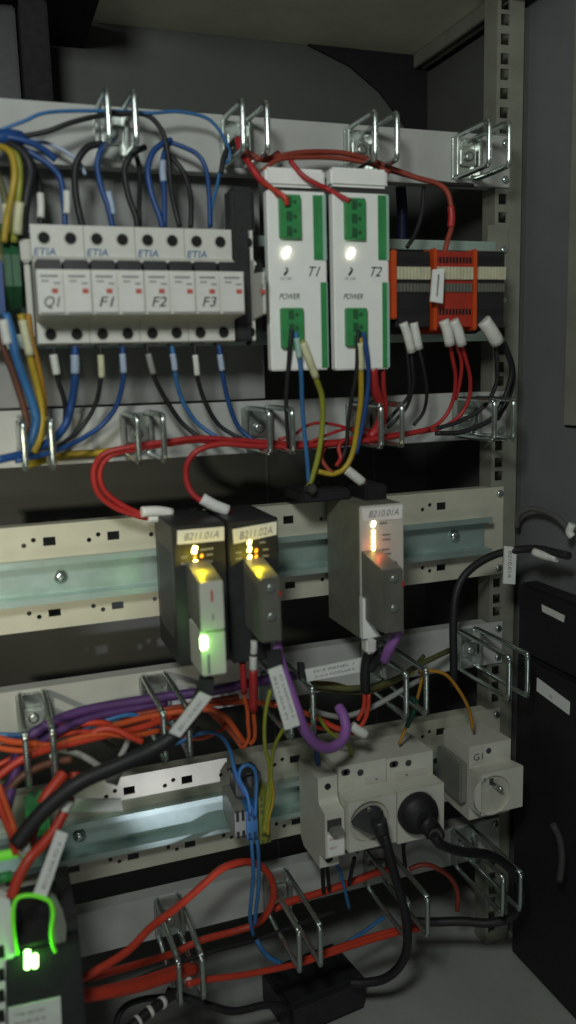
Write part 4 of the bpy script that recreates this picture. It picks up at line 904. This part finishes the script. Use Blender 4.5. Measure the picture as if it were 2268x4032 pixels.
cable('blue wire lying across the floor above the orange cable', m_lblue, 1.8, [(866, 2378, -30), (890, 2360, -30), (918, 2342, -28), (945, 2322, -26), (966, 2308, -24)], 'wire', 'wire', GB)
cable('pale blue wire crossing behind the orange cables at the third strip', m_lblue, 2.0, [(-10, 1848, -40), (60, 1850, -44), (140, 1850, -46), (220, 1830, -46), (280, 1808, -46), (330, 1798, -44), (370, 1812, -42), (400, 1836, -42)], 'wire', 'wire', GB)
cable('thick black cable running diagonally through the big white tag', m_kwire, 5.6, [(520, 1700, -112), (512, 1735, -114), (486, 1790, -118), (440, 1848, -122), (385, 1885, -124), (300, 1924, -126), (200, 1968, -128), (120, 2030, -130), (70, 2085, -132), (40, 2125, -134)], 'cable', 'cable')
cable('grey cable arc sinking behind the black diagonal cable', m_gwire, 2.6, [(-10, 1990, -70), (20, 1945, -70), (70, 1905, -66), (139, 1886, -62), (185, 1893, -62), (220, 1908, -64), (256, 1932, -66)], 'cable', 'cable')
cable('short grey cable end above the black diagonal cable', m_gwire, 2.4, [(325, 1850, -56), (316, 1878, -58), (302, 1904, -60)], 'cable', 'cable')
tag(MB().tube([D(297, 1925, -90), D(288, 1950, -92), D(280, 1972, -94)], 5.0, 10, 3).build('cable_boot', m_grey), 'grey cable boot hanging over the bright perforated plate', 'boot')
GP = 'fibre cables at the lower left'
cable('left orange cable of the pair going into the green plug', m_ror, 2.2, [(-14, 1985, -118), (8, 2050, -124), (28, 2100, -128), (38, 2150, -132)], 'cable', 'cable', GP)
cable('right orange cable of the pair going into the green plug', m_or, 2.2, [(-4, 1975, -116), (20, 2040, -122), (38, 2095, -128), (50, 2150, -132)], 'cable', 'cable', GP)
cable('thick orange cable with a white collar slanting down at the left', m_ror, 3.6, [(178, 2008, -118), (165, 2035, -122), (142, 2080, -128), (110, 2122, -134), (74, 2160, -140), (48, 2205, -144), (28, 2258, -148)], 'cable', 'cable', GP, [(m_sleeve, 4.2, [(172, 2012, -122), (166, 2026, -123), (160, 2040, -124)])])
cable('red cable end behind the black diagonal cable', m_redp, 4.0, [(188, 1942, -84), (188, 1958, -86), (186, 1978, -88)], 'cable', 'cable', GP)
cable('red fibre boot slanting down to the green latch', m_ror, 4.0, [(162, 1946, -90), (140, 1972, -94), (118, 2000, -98), (106, 2022, -100)], 'cable', 'cable', GP)
cable('dull red cable under the green latch', m_rust, 2.6, [(94, 2068, -104), (86, 2096, -110), (80, 2125, -116), (74, 2150, -120)], 'cable', 'cable', GP)
# tags
def tagline(name, label, quad, Y, lines, th=1.6, ys=None):
    Ys = ys or [Y]*4
    q = [D(x, y, yy) for (x, y), yy in zip(quad, Ys)]          # reading order: tl, tr, br, bl
    t = thing(name, label, 'tag', (q[0]+q[2])/2, 'white cable tags')
    MB().slab(q, th).build('paper', m_paper, t)
    u = q[1]-q[0]; v = q[0]-q[3]; n = len(lines)
    for i, s in enumerate(lines):
        text(s, 'print', m_gink, t, q[0]+u*.12-v*((i+.86)/(n+.25)), u, v, height=v.length/(n+.6)*.5, width=u.length*.72, shear=.15)
    return t
tagline('cable_tag', 'white tag tied on the thick black diagonal cable', [(426, 1843), (504, 1741), (533, 1754), (453, 1855)], -132, ['B211.01A/X1'])
tagline('cable_tag', 'white tag lying along the looped purple cable', [(675, 1687), (709, 1674), (755, 1824), (717, 1837)][1:2]+[(755, 1824), (717, 1837), (675, 1687)], -126, ['V1 LAN/CAM 2', 'B211.02A P1'])
tagline('cable_tag', 'wide white tag with two printed lines under the grey module', [(768, 1685), (911, 1655), (920, 1688), (774, 1715)], -72, ['W.S PANEL 1', 'X-215 MODULE K'])
tagline('cable_tag', 'long white tag leaning above the green lit arch', [(84, 2250), (143, 2088), (171, 2098), (116, 2260)], -146, ['B212.03A FO 4'], ys=[-150, -140, -140, -150])
tagline('cable_tag', 'white tag lying flat across the bright perforated plate', [(165, 2012), (304, 2010), (310, 2040), (170, 2044)], -92, [])
tagline('cable_tag', 'pale tag hanging on the black cable in front of the rack upright', [(1300, 1377), (1296, 1470), (1267, 1468), (1270, 1374)], -50, ['B210.01A'])
tag(MB().slab([D(498, 1716, -128), D(540, 1712, -128), D(536, 1752, -130), D(503, 1742, -130)], 8).build('cable_tie', m_black), 'black tape wrapped above the tag of the diagonal cable', 'tape')
tag(MB().slab([D(676, 1640, -122), D(708, 1632, -122), D(712, 1674, -124), D(678, 1688, -124)], 6).build('cable_tie', m_black), 'black tape wrapped above the tag of the looped purple cable', 'tape')
tag(MB().slab([D(752, 1668, -66), D(766, 1668, -66), D(772, 1712, -68), D(756, 1712, -68)], 5).build('cable_tie', m_black), 'black tie at the left end of the wide tag', 'tie')
cable('black cable boot under the grey module ending in two red wires', m_kwire, 4.2, [(935, 1638, -84), (922, 1660, -80), (918, 1700, -78), (920, 1740, -76)], 'cable', 'cable')
cable('black plug tail beside the boot under the grey module', m_kwire, 5.0, [(968, 1640, -90), (945, 1660, -82), (928, 1682, -78)], 'cable', 'cable')
cable('left red wire of the pair below the black boot', m_ror, 1.8, [(917, 1735, -77), (915, 1778, -76), (900, 1812, -74)], 'wire', 'wire')
cable('right red wire of the pair below the black boot', m_ror, 1.8, [(928, 1745, -77), (925, 1788, -76), (910, 1824, -74), (885, 1840, -70)], 'wire', 'wire')
tag(MB().tube([D(884, 1826, -72), D(902, 1838, -74), D(920, 1848, -74)], 4.2, 10, 3).build('wire_sleeve', m_sleeve), 'white sleeve on the red wires above the sockets', 'sleeve')
cable('red cable passing behind the purple loop', m_ror, 2.6, [(780, 1790, -50), (800, 1806, -52), (842, 1830, -56), (884, 1840, -60)], 'cable', 'cable')
GY = 'olive earth wires along the third strip'
cable('olive wire bundle along the third strip', m_olive, 2.6, [(780, 1722, -54), (830, 1728, -54), (876, 1732, -54), (947, 1724, -52), (1010, 1702, -46), (1052, 1674, -36), (1130, 1636, -20)], 'wire', 'wire', GY)
cable('yellow wire in the olive bundle behind the wide tag', m_yel, 1.6, [(784, 1716, -50), (840, 1720, -50), (900, 1734, -50), (960, 1726, -48), (1010, 1706, -44), (1040, 1690, -42)], 'wire', 'wire', GY)
cable('second olive wire just below the bundle', m_olive, 2.0, [(790, 1732, -48), (860, 1740, -48), (930, 1740, -46), (990, 1716, -42), (1040, 1680, -34), (1066, 1650, -26)], 'wire', 'wire', GY)
cable('orange yellow wire arching down into the empty socket', m_ogr, 1.6, [(1052, 1690, -46), (1090, 1688, -50), (1125, 1700, -52), (1158, 1742, -52), (1180, 1786, -50), (1190, 1836, -48)], 'wire', 'wire', GY)
cable('orange yellow wire dropping into the middle socket', m_ogr, 1.4, [(1066, 1680, -56), (1060, 1715, -58), (1048, 1762, -56), (1026, 1818, -52), (1004, 1872, -48)], 'wire', 'wire', GY)
cable('green yellow wire beside the purple loop into the left socket', m_ygr, 1.6, [(800, 1802, -60), (826, 1838, -60), (860, 1862, -56), (880, 1880, -52), (884, 1900, -48)], 'wire', 'wire', GY)
cable('grey cable rising from the purple loop to the strip ring', m_gwire, 2.4, [(780, 1786, -56), (830, 1800, -58), (871, 1802, -58), (929, 1782, -58), (982, 1754, -56), (1030, 1725, -50), (1075, 1700, -40)], 'cable', 'cable', GY)
cable('dark green wire under the fourth ring of the third strip', mat('deep_green_wire', (0.01, 0.07, 0.05), .5), 2.2, [(1028, 1752, -62), (1048, 1768, -62), (1036, 1800, -58), (1024, 1828, -54)], 'wire', 'wire', GY)
cable('dark blue wire dropping into the cream breaker', m_blue, 2.4, [(790, 1850, -70), (796, 1880, -60), (797, 1905, -48), (800, 1920, -42)], 'wire', 'wire')
# black cable at the right
cable('black cable curving from the side wall and down past the rail panel', m_kwire, 3.6, [(1430, 1398, -110), (1395, 1390, -90), (1350, 1381, -66), (1282, 1386, -46), (1222, 1406, -42), (1170, 1446, -42), (1146, 1500, -44), (1140, 1580, -46), (1141, 1660, -46), (1140, 1725, -44)], 'cable', 'cable')
cable('grey cable arching on the side wall beside the upright', mat('dim_grey_cable', (0.10, 0.10, 0.095), .5), 2.6, [(1300, 1325, -6), (1304, 1300, -12), (1318, 1286, -20), (1345, 1280, -34), (1380, 1290, -52), (1408, 1308, -66), (1440, 1345, -82)], 'cable', 'cable')
tag(MB().tube([D(1342, 1388, -70), D(1370, 1398, -80), D(1402, 1405, -92)], 3.6, 10, 3).build('wire_sleeve', m_sleeve), 'white sleeve on the black cable at the right wall', 'sleeve')
tag(MB().tube([D(1440, 1318, -90), D(1432, 1338, -88), D(1440, 1350, -90)], 3.4, 10, 3).build('wire_sleeve', m_sleeve), 'white sleeve at the right picture edge', 'sleeve')
cable('thin orange cable sagging between the first two rings of the third strip', m_or, 2.2, [(-12, 1880, -74), (50, 1888, -74), (120, 1882, -72), (190, 1858, -68), (260, 1846, -66), (330, 1852, -64), (400, 1838, -58)], 'cable', 'cable', G5)
cable('thin red orange cable climbing behind the first ring of the third strip', m_ror, 2.2, [(-12, 1930, -60), (40, 1900, -58), (110, 1862, -52), (190, 1842, -50), (280, 1842, -48), (370, 1822, -46), (450, 1800, -44)], 'cable', 'cable', G5)
cable('dark orange cable passing under the purple cable at the third strip', m_rust, 2.4, [(130, 1842, -46), (220, 1816, -44), (330, 1800, -42), (430, 1782, -42), (520, 1766, -40), (600, 1752, -40)], 'cable', 'cable', G5)
cable('brown shadowed cable dropping from the left edge to the diagonal cable', m_brown, 3.0, [(-10, 2030, -86), (20, 1990, -86), (60, 1950, -84), (120, 1922, -80), (180, 1910, -78)], 'cable', 'cable', G5)
cable('dark blue cable under the purple one at the left of the third strip', m_blue, 3.0, [(-12, 1862, -40), (60, 1852, -42), (140, 1836, -40), (220, 1806, -34), (310, 1786, -30), (400, 1768, -26)], 'cable', 'cable', GB)
cable('second dark purple cable just below the first at the left', m_dpur, 3.2, [(-12, 2040, -76), (30, 1965, -72), (80, 1890, -66), (150, 1838, -56), (230, 1806, -48), (320, 1786, -42), (420, 1768, -38)], 'cable', 'cable', G6)
cable('thin black wire hanging behind the orange cables at the third strip', m_kwire, 1.6, [(240, 1850, -40), (300, 1885, -44), (370, 1895, -46), (440, 1870, -44), (500, 1830, -40)], 'wire', 'wire')
cable('thin orange wire dipping below the big white tag', m_or, 1.5, [(380, 1806, -50), (430, 1835, -54), (480, 1858, -56), (530, 1850, -54), (580, 1820, -50)], 'wire', 'wire', G5)
cable('thin red orange wire crossing the dark gap above the sockets', m_ror, 1.6, [(690, 1770, -44), (730, 1800, -46), (780, 1825, -48), (840, 1838, -50), (890, 1846, -52)], 'wire', 'wire', G5)
cable('thin black wire running behind the red orange floor cables', m_kwire, 2.0, [(330, 2470, -60), (430, 2430, -52), (540, 2392, -46), (640, 2366, -40), (740, 2330, -34), (850, 2290, -28)], 'wire', 'wire')
# ---- lowest region
cable('large orange loop rising from the device over the lowest strip', m_ror, 3.1, [(190, 2470, -112), (225, 2452, -112), (319, 2394, -100), (381, 2332, -86), (449, 2280, -74), (504, 2232, -66), (551, 2190, -60), (585, 2174, -56), (622, 2168, -52), (658, 2180, -46), (682, 2211, -42), (688, 2248, -38), (677, 2288, -34), (648, 2322, -30), (590, 2343, -28), (504, 2366, -30), (442, 2396, -34), (381, 2416, -44), (310, 2436, -62), (215, 2462, -96)], 'cable', 'cable', G5)
cable('thick orange cable running right from the device', m_ror, 4.6, [(190, 2508, -112), (240, 2502, -108), (319, 2488, -96), (381, 2472, -84), (440, 2452, -72), (490, 2438, -60)], 'cable', 'cable', G5)
cable('slim orange cable beside the thick one at the device', m_ror, 2.6, [(190, 2500, -106), (260, 2488, -100), (350, 2466, -84), (430, 2440, -66), (480, 2428, -54)], 'cable', 'cable', G5)
cable('long thin orange cable through the floor rings', m_ror, 2.6, [(470, 2476, -84), (517, 2465, -80), (628, 2450, -74), (751, 2424, -68), (819, 2402, -64), (924, 2368, -60), (1003, 2346, -58), (1056, 2336, -54)], 'cable', 'cable', G5)
cable('second orange cable lying on the long thin one', m_ror, 2.2, [(730, 2428, -66), (819, 2394, -62), (924, 2358, -58), (990, 2340, -56), (1040, 2330, -52)], 'cable', 'cable', G5)
cable('flat orange cable in front of the lowest strip', m_ror, 3.4, [(690, 2286, -26), (735, 2266, -24), (798, 2248, -22), (882, 2220, -20), (945, 2196, -20), (985, 2188, -18)], 'cable', 'cable', G5)
cable('dull orange arc right of the second black cord', m_rust, 2.4, [(1030, 2186, -20), (1060, 2176, -24), (1091, 2180, -26), (1132, 2207, -28), (1151, 2245, -28), (1150, 2290, -26)], 'cable', 'cable', G5)
cable('black cord from the slim plug curling to the brick', m_kwire, 4.0, [(966, 2100, -104), (975, 2130, -106), (988, 2185, -104), (1006, 2245, -100), (1022, 2312, -94), (1024, 2385, -86), (1004, 2432, -76), (968, 2462, -66), (920, 2472, -56), (880, 2472, -48)], 'cord', 'cord', 'black power cords', parent=plug_slim)
cable('black cord from the round plug looping to the right', m_kwire, 4.2, [(1092, 2102, -112), (1110, 2125, -112), (1160, 2142, -104), (1225, 2150, -92), (1275, 2176, -84), (1306, 2218, -80), (1312, 2262, -78), (1290, 2306, -72), (1230, 2322, -60), (1160, 2318, -48), (1080, 2320, -36), (1020, 2318, -28)], 'cord', 'cord', 'black power cords', parent=plug_big)
cable('black cord running left from the brick', m_kwire, 3.2, [(720, 2532, -60), (668, 2528, -62), (591, 2544, -66), (535, 2532, -66), (464, 2508, -64), (420, 2492, -56)], 'cord', 'cord', 'black power cords', parent=brick)
cable('black cord loop at the bottom beside the device', m_kwire, 2.6, [(290, 2600, -70), (296, 2560, -68), (318, 2530, -64), (360, 2514, -60), (410, 2508, -58)], 'cable', 'cable', 'black power cords')
cable('black wrapped cable with pale bands at the bottom', m_kwire, 4.2, [(320, 2592, -96), (350, 2566, -92), (385, 2538, -86), (425, 2508, -78), (450, 2494, -72)], 'cable', 'cable', None, [(m_sleeve, 4.8, [(344, 2571, -93), (350, 2566, -92)]), (m_sleeve, 4.8, [(374, 2547, -88), (382, 2541, -87)]), (m_sleeve, 4.8, [(404, 2525, -83), (412, 2519, -81)]), (m_sleeve, 4.8, [(472, 2476, -70), (480, 2466, -68)])])
for pts, mt, r, lab in (([(811, 2176, -44), (812, 2210, -34), (814, 2245, -26)], m_kwire, 1.9, 'left black wire under the cream breaker'), ([(822, 2174, -42), (826, 2210, -32), (828, 2240, -26)], m_kwire, 1.7, 'second black wire under the cream breaker'),
                        ([(846, 2168, -44), (858, 2202, -40), (868, 2240, -36), (878, 2285, -30)], m_lblue, 1.6, 'blue wire under the cream breaker'), ([(892, 2158, -44), (886, 2185, -38), (878, 2225, -30)], m_kwire, 1.9, 'black wire slanting under the left socket'), ([(1015, 2122, -44), (1016, 2150, -38), (1020, 2180, -30)], m_kwire, 1.9, 'black wire under the middle socket')):
    cable(lab, mt, r, pts, 'wire', 'wire', 'wires below the sockets')
cable('pale grey curved strap hanging at the lower right', mat('strap_grey', (0.05, 0.05, 0.048), .6), 3.0, [(1392, 2075, -120), (1408, 2110, -122), (1414, 2160, -122), (1408, 2215, -120)], 'strap', 'cable_strap')
